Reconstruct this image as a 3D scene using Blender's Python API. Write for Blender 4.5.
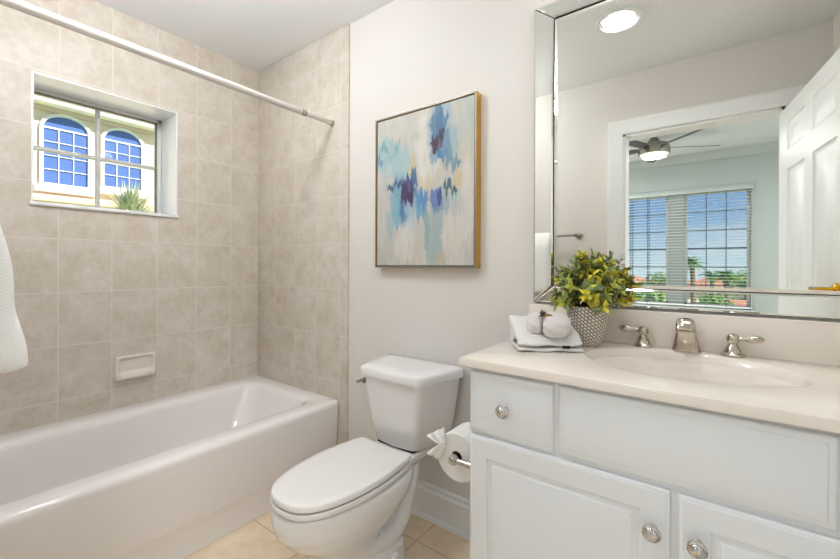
import bpy, bmesh, math, random
from math import sin, cos, pi, radians
from mathutils import Vector, Matrix
import numpy as np

SC = bpy.context.scene
for o in list(bpy.data.objects):
    bpy.data.objects.remove(o)

# ------------------------------------------------------------------ camera
F, YAW, ROLL, HC, DC, XC, SY = 394.1, radians(36.98), radians(0.24), 1.141, 1.46, 2.447, -13.0
fw = Vector((-sin(YAW), cos(YAW), 0)); r0 = Vector((cos(YAW), sin(YAW), 0)); u0 = r0.cross(fw)
rr = cos(ROLL) * r0 + sin(ROLL) * u0; uu = -sin(ROLL) * r0 + cos(ROLL) * u0
cam_d = bpy.data.cameras.new('camera'); cam = bpy.data.objects.new('camera', cam_d)
SC.collection.objects.link(cam)
cam.matrix_world = Matrix(((rr.x, uu.x, -fw.x, XC), (rr.y, uu.y, -fw.y, -DC), (rr.z, uu.z, -fw.z, HC), (0, 0, 0, 1)))
cam_d.sensor_fit = 'HORIZONTAL'; cam_d.sensor_width = 36.0
cam_d.lens = F / 840 * 36.0; cam_d.shift_y = SY / 840; cam_d.clip_start = 0.02; cam_d.clip_end = 500
SC.camera = cam

# ------------------------------------------------------------------ world, sun, exposure
SC.view_settings.view_transform = 'Standard'; SC.view_settings.look = 'None'
SC.view_settings.gamma = 1.0; SC.view_settings.use_curve_mapping = False
SC.view_settings.exposure = 0.24
W = bpy.data.worlds.new('World'); SC.world = W; W.use_nodes = True
nt = W.node_tree; nt.nodes.clear()
SKY = 1.0
tcw = nt.nodes.new('ShaderNodeTexCoord'); sx = nt.nodes.new('ShaderNodeSeparateXYZ'); nt.links.new(tcw.outputs['Generated'], sx.inputs[0])
rmp = nt.nodes.new('ShaderNodeValToRGB'); e_ = rmp.color_ramp.elements
e_[0].position = 0.0; e_[0].color = (.62, .78, .92, 1); e_[1].position = 1.0; e_[1].color = (.13, .31, .75, 1)
for p_, c_ in ((.05, (.44, .64, .88, 1)), (.11, (.24, .45, .82, 1)), (.25, (.17, .37, .80, 1))):
    q_ = e_.new(p_); q_.color = c_
nt.links.new(sx.outputs['Z'], rmp.inputs['Fac'])
cn = nt.nodes.new('ShaderNodeTexNoise'); cn.inputs['Scale'].default_value = 3.0; cn.inputs['Detail'].default_value = 6
cmap = nt.nodes.new('ShaderNodeMapping'); cmap.inputs['Scale'].default_value = (1, 1, 3.5); nt.links.new(tcw.outputs['Generated'], cmap.inputs[0]); nt.links.new(cmap.outputs[0], cn.inputs['Vector'])
cr_ = nt.nodes.new('ShaderNodeMapRange'); cr_.inputs['From Min'].default_value = .5; cr_.inputs['From Max'].default_value = .75; cr_.inputs['To Max'].default_value = .55; nt.links.new(cn.outputs['Fac'], cr_.inputs['Value'])
cmx = nt.nodes.new('ShaderNodeMix'); cmx.data_type = 'RGBA'; cmx.inputs['B'].default_value = (.85, .9, .95, 1)
nt.links.new(cr_.outputs[0], cmx.inputs['Factor']); nt.links.new(rmp.outputs[0], cmx.inputs['A'])
bg = nt.nodes.new('ShaderNodeBackground'); bg.inputs['Strength'].default_value = SKY
wo = nt.nodes.new('ShaderNodeOutputWorld')
nt.links.new(cmx.outputs['Result'], bg.inputs['Color']); nt.links.new(bg.outputs[0], wo.inputs['Surface'])
SUN_STRENGTH = 7.0
sun_d = bpy.data.lights.new('sun', 'SUN'); sun_d.energy = SUN_STRENGTH; sun_d.angle = radians(0.6); sun_d.color = (1, .97, .93)
sun = bpy.data.objects.new('sun', sun_d); SC.collection.objects.link(sun)
sun.rotation_euler = Vector((-0.72, -0.42, -0.70)).to_track_quat('-Z', 'Y').to_euler()
DOWNLIGHT_W, GLOBE_FILL_L, BED_FILL_W, VANITY_FILL_L = 3.0, 67.0, 27.0, 11.5
for bx, by in ((.45, -2.9), (.45, -3.6), (3.35, -2.2)):      # unseen area lamps added at the bedroom ceiling as fill
    bl = bpy.data.lights.new('bedroom_fill', 'AREA'); bl.shape = 'DISK'; bl.size = .3; bl.energy = BED_FILL_W; bl.color = (1.0, 1.0, 1.0)
    blo = bpy.data.objects.new('bedroom_fill', bl); SC.collection.objects.link(blo); blo.location = (bx, by, 2.42)
WARM = (.955, 1.0, 1.045); NEUTRAL = (1.0, .97, .94)

# ------------------------------------------------------------------ helpers
OFF = {}
def srgb(h):
    if isinstance(h, str):
        h = h.lstrip('#'); h = [int(h[i:i + 2], 16) for i in (0, 2, 4)]
    return tuple((c / 255 / 12.92) if c / 255 <= .04045 else ((c / 255 + .055) / 1.055) ** 2.4 for c in h)

def nodes(m):
    return m.node_tree.nodes, m.node_tree.links
def mat(name, col, rough=.5, metal=0.0, bump=0.0, bscale=50.0, var=0.0, vscale=4.0, coat=0.0, spec=.5, emit=None, estr=0.0, sheen=0.0, subsurf=0.0):
    m = bpy.data.materials.new(name); m.use_nodes = True
    N, L = nodes(m); b = N['Principled BSDF']
    c = srgb(col) if isinstance(col, (str,)) else col
    b.inputs['Base Color'].default_value = (*c, 1); b.inputs['Roughness'].default_value = rough
    b.inputs['Metallic'].default_value = metal; b.inputs['Coat Weight'].default_value = coat
    b.inputs['Specular IOR Level'].default_value = spec
    if sheen: b.inputs['Sheen Weight'].default_value = sheen
    if subsurf:
        b.inputs['Subsurface Weight'].default_value = subsurf; b.inputs['Subsurface Radius'].default_value = (.01, .008, .006)
    if emit: b.inputs['Emission Color'].default_value = (*emit, 1); b.inputs['Emission Strength'].default_value = estr
    if bump or var:
        g = N.new('ShaderNodeNewGeometry')
    if var:
        n = N.new('ShaderNodeTexNoise'); n.inputs['Scale'].default_value = vscale; n.inputs['Detail'].default_value = 5
        L.new(g.outputs['Position'], n.inputs['Vector'])
        mx = N.new('ShaderNodeMix'); mx.data_type = 'RGBA'
        mx.inputs['A'].default_value = (*[x * (1 - var) for x in c], 1); mx.inputs['B'].default_value = (*[min(1, x * (1 + var)) for x in c], 1)
        L.new(n.outputs['Fac'], mx.inputs['Factor']); L.new(mx.outputs['Result'], b.inputs['Base Color'])
    if bump:
        n2 = N.new('ShaderNodeTexNoise'); n2.inputs['Scale'].default_value = bscale; n2.inputs['Detail'].default_value = 4
        L.new(g.outputs['Position'], n2.inputs['Vector'])
        bp = N.new('ShaderNodeBump'); bp.inputs['Strength'].default_value = bump; bp.inputs['Distance'].default_value = .01
        L.new(n2.outputs['Fac'], bp.inputs['Height']); L.new(bp.outputs['Normal'], b.inputs['Normal'])
    return m

def setp(o, label=None, cat=None, group=None, kind=None):
    if label: o['label'] = label
    if cat: o['category'] = cat
    if group: o['group'] = group
    if kind: o['kind'] = kind
    return o
def thing(name, label, cat, loc=(0, 0, 0), group=None, rotz=0, kind=None):
    o = bpy.data.objects.new(name, None); SC.collection.objects.link(o)
    o.location = loc; o.rotation_euler = (0, 0, rotz); o.empty_display_size = .05
    OFF[o.name] = Vector(loc); return setp(o, label, cat, group, kind)
def obj(name, bm, m, parent=None, world=True, sharp=32, label=None, cat=None, group=None, kind=None, recalc=True):
    if recalc: bmesh.ops.recalc_face_normals(bm, faces=bm.faces[:])
    off = Vector((0, 0, 0))
    if parent is not None and world: off = OFF.get(parent.name, Vector((0, 0, 0)))
    if off.length: bmesh.ops.translate(bm, verts=bm.verts[:], vec=-off)
    me = bpy.data.meshes.new(name); bm.to_mesh(me); bm.free()
    me.polygons.foreach_set('use_smooth', [True] * len(me.polygons))
    me.set_sharp_from_angle(angle=radians(sharp))
    if m is not None:
        for x in (m if isinstance(m, (list, tuple)) else [m]): me.materials.append(x)
    o = bpy.data.objects.new(name, me); SC.collection.objects.link(o)
    if parent is not None: o.parent = parent
    OFF[o.name] = off
    return setp(o, label, cat, group, kind)
def dup(root, loc, rotz=0, label=None):
    r = root.copy(); SC.collection.objects.link(r); r.location = loc; r.rotation_euler = (0, 0, rotz)
    if label: r['label'] = label
    def rec(a, b):
        for ch in a.children:
            c = ch.copy(); SC.collection.objects.link(c); c.parent = b; rec(ch, c)
    rec(root, r); return r

def box(bm, x0, x1, y0, y1, z0, z1, bev=0.0, seg=2, mtx=None, mi=0):
    t = bmesh.new()
    bmesh.ops.create_cube(t, size=1)
    for v in t.verts:
        v.co = Vector(((x0 + x1) / 2 + v.co.x * (x1 - x0), (y0 + y1) / 2 + v.co.y * (y1 - y0), (z0 + z1) / 2 + v.co.z * (z1 - z0)))
    if bev: bmesh.ops.bevel(t, geom=t.edges[:], offset=bev, segments=seg, affect='EDGES', profile=.5)
    merge(bm, t, mtx, mi)
def merge(bm, t, mtx=None, mi=0):
    vs = {}
    for v in t.verts: vs[v] = bm.verts.new(mtx @ v.co if mtx else v.co)
    for f in t.faces:
        try:
            nf = bm.faces.new([vs[v] for v in f.verts]); nf.material_index = mi if mi else f.material_index
        except ValueError: pass
    t.free()
def loft(bm, rings, cap0=True, cap1=True, closed=True, mi=0):
    R = [[bm.verts.new(Vector(p)) for p in r] for r in rings]
    n = len(R[0])
    for a, b in zip(R[:-1], R[1:]):
        for i in range(n if closed else n - 1):
            j = (i + 1) % n
            try: bm.faces.new((a[i], a[j], b[j], b[i])).material_index = mi
            except ValueError: pass
    if cap0: bm.faces.new(R[0][::-1]).material_index = mi
    if cap1: bm.faces.new(R[-1]).material_index = mi
    return R
def lathe(bm, prof, o=(0, 0, 0), axis='Z', n=32, cap0=True, cap1=True, sgn=1):
    o = Vector(o); rings = []
    for r, h in prof:
        r = max(r, 1e-5); ring = []
        for i in range(n):
            a = 2 * pi * i / n; c, s = r * cos(a), r * sin(a)
            p = {'Z': (c, s, h * sgn), 'Y': (c, h * sgn, s), 'X': (h * sgn, c, s)}[axis]
            ring.append(o + Vector(p))
        rings.append(ring)
    loft(bm, rings, cap0, cap1)
def tube(bm, pts, r, n=10, caps=True, flat=1.0):
    pts = [Vector(p) for p in pts]; k = len(pts)
    rs = r if isinstance(r, (list, tuple)) else [r] * k
    T = [(pts[min(i + 1, k - 1)] - pts[max(i - 1, 0)]).normalized() for i in range(k)]
    up = Vector((0, 0, 1)) if abs(T[0].z) < .9 else Vector((1, 0, 0))
    u = (up - T[0] * up.dot(T[0])).normalized(); rings = []
    for i in range(k):
        u = (u - T[i] * u.dot(T[i])).normalized(); w = T[i].cross(u)
        rings.append([pts[i] + (u * cos(2 * pi * j / n) * flat + w * sin(2 * pi * j / n)) * rs[i] for j in range(n)])
    loft(bm, rings, caps, caps)
def smoothpath(pts, k=6):
    P = [Vector(p) for p in pts]; P = [2 * P[0] - P[1]] + P + [2 * P[-1] - P[-2]]; out = []
    for i in range(1, len(P) - 2):
        for t in range(k):
            s = t / k; a, b, c, d = P[i - 1], P[i], P[i + 1], P[i + 2]
            out.append(.5 * ((2 * b) + (c - a) * s + (2 * a - 5 * b + 4 * c - d) * s * s + (3 * b - a - 3 * c + d) * s ** 3))
    out.append(P[-2]); return out
def rrect(x0, x1, y0, y1, r, n=6):
    out = []
    for cx, cy, a0 in ((x1 - r, y1 - r, 0), (x0 + r, y1 - r, pi / 2), (x0 + r, y0 + r, pi), (x1 - r, y0 + r, 1.5 * pi)):
        for i in range(n + 1):
            a = a0 + pi / 2 * i / n; out.append((cx + r * cos(a), cy + r * sin(a)))
    return out
def slab_holes(bm, axis, lo, hi, us, vs, holes):
    """slab perpendicular to axis between lo and hi; us / vs = outer range, holes = [(u0,u1,v0,v1)]"""
    U = sorted(set([*us] + [h for x in holes for h in x[:2]])); V = sorted(set([*vs] + [h for x in holes for h in x[2:]]))
    def solid(i, j):
        if i < 0 or j < 0 or i >= len(U) - 1 or j >= len(V) - 1: return False
        cu, cv = (U[i] + U[i + 1]) / 2, (V[j] + V[j + 1]) / 2
        return not any(a < cu < b and c < cv < d for a, b, c, d in holes)
    cache = {}
    def vert(u, v, w):
        k = (u, v, w)
        if k not in cache:
            p = {'X': (w, u, v), 'Y': (u, w, v), 'Z': (u, v, w)}[axis]; cache[k] = bm.verts.new(p)
        return cache[k]
    for i in range(len(U) - 1):
        for j in range(len(V) - 1):
            if not solid(i, j): continue
            a, b, c, d = U[i], U[i + 1], V[j], V[j + 1]
            for w in (lo, hi): bm.faces.new([vert(a, c, w), vert(b, c, w), vert(b, d, w), vert(a, d, w)])
            for di, dj, p, q in ((-1, 0, (a, c), (a, d)), (1, 0, (b, c), (b, d)), (0, -1, (a, c), (b, c)), (0, 1, (a, d), (b, d))):
                if not solid(i + di, j + dj):
                    bm.faces.new([vert(*p, lo), vert(*q, lo), vert(*q, hi), vert(*p, hi)])
def B(): return bmesh.new()
def simple(name, bm, m, label, cat, kind=None, group=None, **k): return obj(name, bm, m, label=label, cat=cat, kind=kind, group=group, **k)

# ------------------------------------------------------------------ materials
M = {}
M['paint'] = mat('wall_paint', '#e2ddd7', .62, bump=.05, bscale=220, var=.01)
M['ceil'] = mat('ceiling_paint', '#f0f1f2', .8, bump=.18, bscale=130)
M['trimw'] = mat('white_trim_paint', '#f1f1f1', .35)
M['cab'] = mat('white_cabinet_paint', '#eff1f3', .32)
M['porc'] = mat('white_porcelain', '#eeebe9', .1, coat=.3)
M['seat'] = mat('white_seat_plastic', '#ebe7e4', .22)
M['tub'] = mat('white_tub_enamel', '#f0ebe8', .12, coat=.3)
M['marble'] = mat('cultured_marble', '#f3e9dd', .12, var=.015, vscale=7, coat=.2)
M['bmarble'] = mat('white_marble_sill', '#f6f7f7', .2, var=.03, vscale=16)
M['chrome'] = mat('polished_chrome', '#c9c6c2', .07, 1.0)
M['nickel'] = mat('brushed_nickel', '#a7a29a', .22, 1.0)
M['brass'] = mat('polished_brass', '#d9a429', .16, 1.0)
M['mirror'] = mat('mirror_silver', (.81, .815, .765), 0.0, 1.0)
M['dark'] = mat('dark_mirror_edge', '#35302a', .35)
M['gold'] = mat('gold_leaf_frame', '#c99d45', .35, .55)
M['champ'] = mat('champagne_frame_edge', '#8d887c', .4, .35)
M['rod'] = mat('cream_rod_enamel', '#ddd6cf', .25)
M['soap'] = mat('ivory_soap_ceramic', '#ece4d8', .15, coat=.3)
M['tissue'] = mat('white_tissue_paper', '#f2efec', .9, bump=.15, bscale=300)
M['card'] = mat('brown_cardboard', '#8b6b4a', .8)
M['blue_wall'] = mat('pale_blue_grey_paint', '#bcc5c5', .6)
M['bed_ceil'] = mat('bedroom_ceiling_paint', '#e6ebee', .8)
M['carpet'] = mat('beige_bedroom_floor', '#cdbfac', .8, var=.08, vscale=20)
M['vinyl'] = mat('white_window_vinyl', '#e3e3dd', .35)
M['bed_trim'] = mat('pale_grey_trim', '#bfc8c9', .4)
M['vinyl_backlit'] = mat('backlit_window_bar', '#cfcdc5', .4)  # greyer copy of the vinyl, backlit tone put into its colour
M['blind'] = mat('white_blind_slat', '#f6f9fb', .4)
M['cord'] = mat('grey_blind_cord', '#5a6672', .7)
M['muntin'] = mat('grey_window_bar', '#5f7184', .5)
M['blade'] = mat('dark_grey_fan_blade', '#56595e', .4)
M['lens'] = mat('glowing_lamp_lens', '#fff4e0', .4, emit=(1, .93, .82), estr=3.2)
M['fanlens'] = mat('glowing_fan_lamp_lens', '#fff4e0', .4, emit=(1, .9, .75), estr=1.0)
M['stucco'] = mat('cream_stucco', '#f4dcc2', .85, bump=.2, bscale=60)
M['extwhite'] = mat('white_exterior_trim', '#f7f0e6', .7)
M['extglass'] = mat('painted_sky_glass', '#5b74ac', .2, spec=.6)  # reflected sky put into the blue base colour
M['farglass'] = mat('far_window_glass', '#6f7a80', .3)
M['roof'] = mat('terracotta_roof_tiles', '#c98560', .8, var=.2, vscale=3)
M['house'] = mat('pale_house_stucco', '#eadcc4', .85)
M['leaf1'] = mat('tree_leaves', '#6f9440', .6, var=.35, vscale=3)
M['leaf2'] = mat('palm_fronds', '#5d8a44', .55, var=.3, vscale=5)
M['bark'] = mat('tree_bark', '#7d6a55', .9)
M['lawn'] = mat('lawn_ground', '#8da267', .9, var=.3, vscale=.4)
M['spiky'] = mat('grass_clump_blades', '#b9bf98', .6, var=.2, vscale=30)

def glass_mat():
    m = bpy.data.materials.new('window_glass'); m.use_nodes = True; N, L = nodes(m); N.clear()
    t = N.new('ShaderNodeBsdfTransparent'); t.inputs[0].default_value = (.97, .985, .98, 1)
    g = N.new('ShaderNodeBsdfGlossy'); g.inputs['Roughness'].default_value = .0
    f = N.new('ShaderNodeFresnel'); f.inputs['IOR'].default_value = 1.25
    x = N.new('ShaderNodeMixShader'); o = N.new('ShaderNodeOutputMaterial')
    L.new(f.outputs[0], x.inputs[0]); L.new(t.outputs[0], x.inputs[1]); L.new(g.outputs[0], x.inputs[2]); L.new(x.outputs[0], o.inputs[0])
    return m
M['glass'] = glass_mat()

def tile_mat(name, ua, va, u0, v0, w, h, c1, c2, grout, mort=.003, rough=.42, nscale=9.0):
    m = bpy.data.materials.new(name); m.use_nodes = True; N, L = nodes(m); b = N['Principled BSDF']
    g = N.new('ShaderNodeNewGeometry'); s = N.new('ShaderNodeSeparateXYZ'); L.new(g.outputs['Position'], s.inputs[0])
    def sub(sock, v):
        n = N.new('ShaderNodeMath'); n.operation = 'SUBTRACT'; n.inputs[1].default_value = v; L.new(sock, n.inputs[0]); return n.outputs[0]
    c = N.new('ShaderNodeCombineXYZ'); L.new(sub(s.outputs[ua], u0 - 20 * w), c.inputs[0]); L.new(sub(s.outputs[va], v0 - 20 * h), c.inputs[1])
    br = N.new('ShaderNodeTexBrick'); br.offset = 0; br.squash = 1
    br.inputs['Scale'].default_value = 1; br.inputs['Brick Width'].default_value = w; br.inputs['Row Height'].default_value = h
    br.inputs['Mortar Size'].default_value = mort; br.inputs['Mortar Smooth'].default_value = .4; br.inputs['Bias'].default_value = 0
    br.inputs['Color1'].default_value = (.35, .35, .35, 1); br.inputs['Color2'].default_value = (.65, .65, .65, 1); br.inputs['Mortar'].default_value = (.5, .5, .5, 1)
    L.new(c.outputs[0], br.inputs['Vector'])
    # mottling, shifted from tile to tile
    off = N.new('ShaderNodeVectorMath'); off.operation = 'MULTIPLY_ADD'; off.inputs[1].default_value = (9, 7, 5)
    L.new(br.outputs['Color'], off.inputs[0]); L.new(g.outputs['Position'], off.inputs[2])
    n1 = N.new('ShaderNodeTexNoise'); n1.inputs['Scale'].default_value = nscale; n1.inputs['Detail'].default_value = 8; n1.inputs['Roughness'].default_value = .62
    L.new(off.outputs[0], n1.inputs['Vector'])
    n2 = N.new('ShaderNodeTexNoise'); n2.inputs['Scale'].default_value = nscale * 5; n2.inputs['Detail'].default_value = 5
    L.new(off.outputs[0], n2.inputs['Vector'])
    ad = N.new('ShaderNodeMath'); ad.operation = 'MULTIPLY_ADD'; ad.inputs[1].default_value = .45
    L.new(n2.outputs['Fac'], ad.inputs[0]); L.new(n1.outputs['Fac'], ad.inputs[2])
    mr = N.new('ShaderNodeMapRange'); mr.inputs['From Min'].default_value = .5; mr.inputs['From Max'].default_value = .95; L.new(ad.outputs[0], mr.inputs['Value'])
    mx = N.new('ShaderNodeMix'); mx.data_type = 'RGBA'; mx.inputs['A'].default_value = (*srgb(c1), 1); mx.inputs['B'].default_value = (*srgb(c2), 1)
    L.new(mr.outputs[0], mx.inputs['Factor'])
    mg = N.new('ShaderNodeMix'); mg.data_type = 'RGBA'; mg.inputs['B'].default_value = (*srgb(grout), 1)
    L.new(br.outputs['Fac'], mg.inputs['Factor']); L.new(mx.outputs['Result'], mg.inputs['A']); L.new(mg.outputs['Result'], b.inputs['Base Color'])
    b.inputs['Roughness'].default_value = rough; b.inputs['Specular IOR Level'].default_value = .3
    bp = N.new('ShaderNodeBump'); bp.invert = True; bp.inputs['Strength'].default_value = .35; bp.inputs['Distance'].default_value = .002
    L.new(br.outputs['Fac'], bp.inputs['Height']); L.new(bp.outputs['Normal'], b.inputs['Normal'])
    return m
TW, TH = .2033, .252
M['tile_left'] = tile_mat('beige_wall_tile_left', 'Y', 'Z', -1.007, 1.265, TW, TH, '#c9bcab', '#ded5ca', '#dfd7cc')
M['tile_back'] = tile_mat('beige_wall_tile_back', 'X', 'Z', .0, 1.265, TW, TH, '#c9bcab', '#ded5ca', '#dfd7cc', mort=.0022)
M['floor'] = tile_mat('beige_floor_tile', 'X', 'Y', .125, -.158, .332, .332, '#dcc3a0', '#f0dfc6', '#bba58b', mort=.003, rough=.35, nscale=4)

# ------------------------------------------------------------------ room shell
H = 2.44
XR, YF = 2.93, -1.525
bm = B(); box(bm, -.25, 3.05, -1.6, .12, -.12, 0)
simple('floor', bm, M['floor'], 'beige stone-look square floor tiles of the bathroom', 'floor', 'structure')
DL = [(2.03, -.86)]
bm = B(); hs = .079
slab_holes(bm, 'Z', H, H + .14, (-.25, 3.05), (-1.645, .12), [(x - hs, x + hs, y - hs, y + hs) for x, y in DL])
simple('ceiling', bm, M['ceil'], 'white lightly textured bathroom ceiling', 'ceiling', 'structure')
wb = B(); box(wb, -.25, 3.05, 0, .12, 0, H)
wall_back = simple('wall_back', wb, M['paint'], 'warm off-white painted wall behind toilet and vanity', 'wall', 'structure')
bm = B(); box(bm, 0, .872, -.010, .001, 0, H, .004)
obj('tile_surround', bm, M['tile_back'], wall_back, label='beige ceramic tile field at the end of the bathtub')
WY0, WY1, WZ0, WZ1 = -1.101, -.504, 1.410, 2.008
bm = B(); slab_holes(bm, 'X', -.25, 0, (YF - .12, .0), (0, H), [(WY0, WY1, WZ0, WZ1)])
simple('wall_left', bm, M['tile_left'], 'beige ceramic tiled wall with a small window above the bathtub', 'wall', 'structure')
DX0, DX1, DZ = 1.939, 2.748, 2.036
bm = B(); slab_holes(bm, 'Y', YF - .12, YF, (0, 3.05), (0, H), [(DX0, DX1, 0, DZ)])
simple('wall_front', bm, M['paint'], 'off-white painted wall with the doorway, seen in the mirror', 'wall', 'structure')
bm = B(); box(bm, XR, 3.05, YF, 0, 0, H)
simple('wall_right', bm, M['paint'], 'off-white painted wall at the right end of the vanity, seen in the mirror', 'wall', 'structure')

# reveal of the small window
bm = B(); t = .007
box(bm, -.2, .003, WY0, WY1, WZ1 - t, WZ1); box(bm, -.2, .003, WY1 - t, WY1, WZ0, WZ1 - t); box(bm, -.2, .003, WY0, WY0 + t, WZ0, WZ1 - t)
box(bm, -.2, .014, WY0 - .004, WY1 + .006, WZ0, WZ0 + .016, .003)
simple('trim_1', bm, M['bmarble'], 'white stone lining and sill of the small window above the bathtub', 'window sill', 'structure')
# window 1 : two by two panes
fr = B(); y0, y1, z0, z1 = WY0 + t, WY1 - t, WZ0 + .016, WZ1 - t
X0, X1 = -.248, -.2
for a in ((y0, y0 + .012, z0, z1), (y1 - .024, y1, z0, z1), (y0, y1, z1 - .02, z1), (y0, y1, z0, z0 + .016)):
    box(fr, X0, X1, *a, .003)
win1 = simple('window_1', fr, M['vinyl'], 'small white window with a cross bar over the bathtub', 'window', 'structure')
bm = B(); box(bm, -.24, -.208, -.818, -.802, z0, z1, .003); obj('glazing_bar', bm, M['vinyl_backlit'], win1)
bm = B(); box(bm, -.24, -.206, y0, y1, 1.706, 1.724, .003); obj('meeting_rail', bm, M['vinyl_backlit'], win1)
bm = B(); box(bm, -.228, -.224, y0 + .01, y1 - .01, z0 + .01, z1 - .01); obj('pane', bm, M['glass'], win1)
bm = B(); box(bm, -.215, -.196, y0 + .022, y1 - .022, z1 - .026, z1 - .019, .002); box(bm, -.215, -.196, y1 - .032, y1 - .025, z0 + .016, z1 - .02, .002)
obj('dark_gasket', bm, mat('grey_gasket', '#77766c', .6), win1, label='dark grey seal line inside the frame')

# baseboard behind the toilet
def profile_run(bm, prof, x0, x1):
    loft(bm, [[(x, y, z) for y, z in prof] for x in (x0, x1)])
PB = [(0, 0), (-.026, 0), (-.026, .010), (-.022, .018), (-.015, .02), (-.015, .112), (-.019, .116), (-.019, .126), (-.013, .134), (-.011, .142), (-.014, .148), (-.010, .153), (0, .155)]
bm = B(); profile_run(bm, PB, .874, 1.9)
simple('baseboard_back', bm, M['trimw'], 'tall white moulded baseboard behind the toilet', 'baseboard', 'structure')
# door casing on the bathroom side plus jamb
bm = B()
CW = .092
def casing(bm, s):
    pr = [(0, 0), (0, .012), (.02, .017), (.05, .019), (.075, .022), (.085, .024), (CW, .022), (CW, 0)]   # distance from opening, thickness
    y = YF if s > 0 else YF - .12
    path = [(DX0, 0, -1, 0), (DX0, DZ, -1, 1), (DX1, DZ, 1, 1), (DX1, 0, 1, 0)]
    rings = []
    for x, z, dx, dz in path:
        rings.append([(x + dx * d, y + s * th, z + dz * d) for d, th in pr])
    loft(bm, rings)
casing(bm, 1); casing(bm, -1)
for a in ((DX0 - .001, DX0 + .016, 0, DZ), (DX1 - .016, DX1 + .001, 0, DZ), (DX0, DX1, DZ - .016, DZ + .001)):
    box(bm, a[0], a[1], YF - .12, YF, a[2], a[3])
simple('trim_2', bm, M['trimw'], 'white moulded casing around the bathroom doorway, seen in the mirror', 'door casing', 'structure')

# ------------------------------------------------------------------ bedroom seen through the doorway
BY = -4.08; BX0, BX1 = -.6, 3.7
bm = B(); box(bm, BX0 - .1, BX1 + .1, BY - .15, YF - .075, -.12, 0)
simple('floor_bedroom', bm, M['carpet'], 'beige floor of the bedroom beyond the doorway', 'floor', 'structure')
bm = B(); box(bm, BX0 - .1, BX1 + .1, BY - .15, YF - .12, H, H + .14)
simple('ceiling_bedroom', bm, M['bed_ceil'], 'pale ceiling of the bedroom, seen in the mirror', 'ceiling', 'structure')
W2 = [(1.385, 1.985), (2.140, 2.740)]; BZ0, BZ1 = .69, 2.028
bm = B(); slab_holes(bm, 'Y', BY - .15, BY, (BX0, BX1), (0, H), [(a, b, BZ0, BZ1) for a, b in W2])
simple('wall_bedroom', bm, M['blue_wall'], 'pale blue-grey bedroom wall around the pair of windows, seen in the mirror', 'wall', 'structure')
bm = B(); box(bm, BX1, BX1 + .1, BY - .15, YF - .12, 0, H); box(bm, 3.05, BX1, YF - .12, YF - .02, 0, H)
simple('wall_bedroom_right', bm, M['blue_wall'], 'pale blue-grey side wall of the bedroom at the doorway side', 'wall', 'structure')
bm = B(); box(bm, BX0 - .1, BX0, BY - .15, YF - .12, 0, H); box(bm, BX0, -.25, YF - .12, YF - .02, 0, H)
simple('wall_bedroom_left', bm, M['blue_wall'], 'pale blue-grey side wall of the bedroom at the far side', 'wall', 'structure')
bm = B(); pr = [(0, -.09), (.012, -.088), (.02, -.07), (.05, -.03), (.07, -.015), (.072, 0), (0, 0)]
loft(bm, [[(x, BY + a, H + b) for a, b in pr] for x in (BX0, BX1)])
simple('trim_3', bm, M['bed_trim'], 'white crown moulding over the bedroom windows, seen in the mirror', 'crown moulding', 'structure')
bm = B(); pr = [(0, 0), (.014, 0), (.016, .022), (.022, .028), (0, .03)]
loft(bm, [[(x, BY + a, BZ1 + .002 + b) for a, b in pr] for x in (1.34, 2.785)])
box(bm, 1.34, 2.785, BY - .06, BY + .06, BZ0 - .03, BZ0 - .001, .004)
simple('trim_4', bm, M['bed_trim'], 'white head trim and sill of the bedroom windows, seen in the mirror', 'window trim', 'structure')
for k, (a, b) in enumerate(W2):
    f = B(); ya, yb = BY - .14, BY - .09
    for q in ((a, a + .03, BZ0, BZ1), (b - .03, b, BZ0, BZ1), (a, b, BZ1 - .035, BZ1), (a, b, BZ0, BZ0 + .035)): box(f, q[0], q[1], ya, yb, q[2], q[3], .003)
    w = simple('window_%d' % (k + 2), f, M['vinyl'], ('bedroom window at the left of the pair in the mirror' if k == 0 else 'bedroom window at the right of the pair in the mirror'), 'window', 'structure')
    g = B(); mz = (BZ0 + BZ1) / 2; dz = (BZ1 - BZ0 - .07) / 6; dx = (b - a - .06) / 3
    for i in range(1, 6):
        z = BZ0 + .035 + dz * i; hh = .012 if i == 3 else .006
        box(g, a + .03, b - .03, ya + .012, yb - .012, z - hh, z + hh)
    for i in (1, 2): box(g, a + .03 + dx * i - .004, a + .03 + dx * i + .004, ya + .012, yb - .012, BZ0 + .035, BZ1 - .035)
    obj('glazing_bars', g, M['muntin'], w)
    g = B(); box(g, a + .02, b - .02, ya + .022, ya + .026, BZ0 + .02, BZ1 - .02); obj('pane', g, M['glass'], w)

def make_blind(a, b, label):
    t = thing('window_blind', label, 'blind', ((a + b) / 2, BY + .03, BZ1))
    g = B(); box(g, a, b, BY + .004, BY + .052, BZ1 - .042, BZ1 - .002, .004); obj('headrail', g, M['bed_trim'], t)
    g = B(); z = BZ1 - .062
    while z > BZ0 + .045:
        ya, yb, th = BY + .008, BY + .048, .0012
        loft(g, [[(x, ya, z - .001), (x, (ya + yb) / 2, z + .003), (x, yb, z + .002), (x, yb, z + .002 - th), (x, (ya + yb) / 2, z + .003 - th), (x, ya, z - .001 - th)] for x in (a + .004, b - .004)])
        z -= .0345
    obj('slats', g, M['blind'], t)
    g = B(); box(g, a + .004, b - .004, BY + .008, BY + .048, BZ0 + .012, BZ0 + .03, .004); obj('bottom_rail', g, M['blind'], t)
    for q0, q1 in W2:
        for fx in (1 / 3, 2 / 3):
            g = B(); x = q0 + .03 + (q1 - q0 - .06) * fx
            for yy in (BY + .006, BY + .050): tube(g, [(x, yy, BZ1 - .04), (x, yy, BZ0 + .02)], .0022, 6)
            obj('ladder_cord', g, M['cord'], t)
make_blind(1.375, 2.752, 'white slatted blind across the bedroom windows, seen in the mirror')

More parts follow.
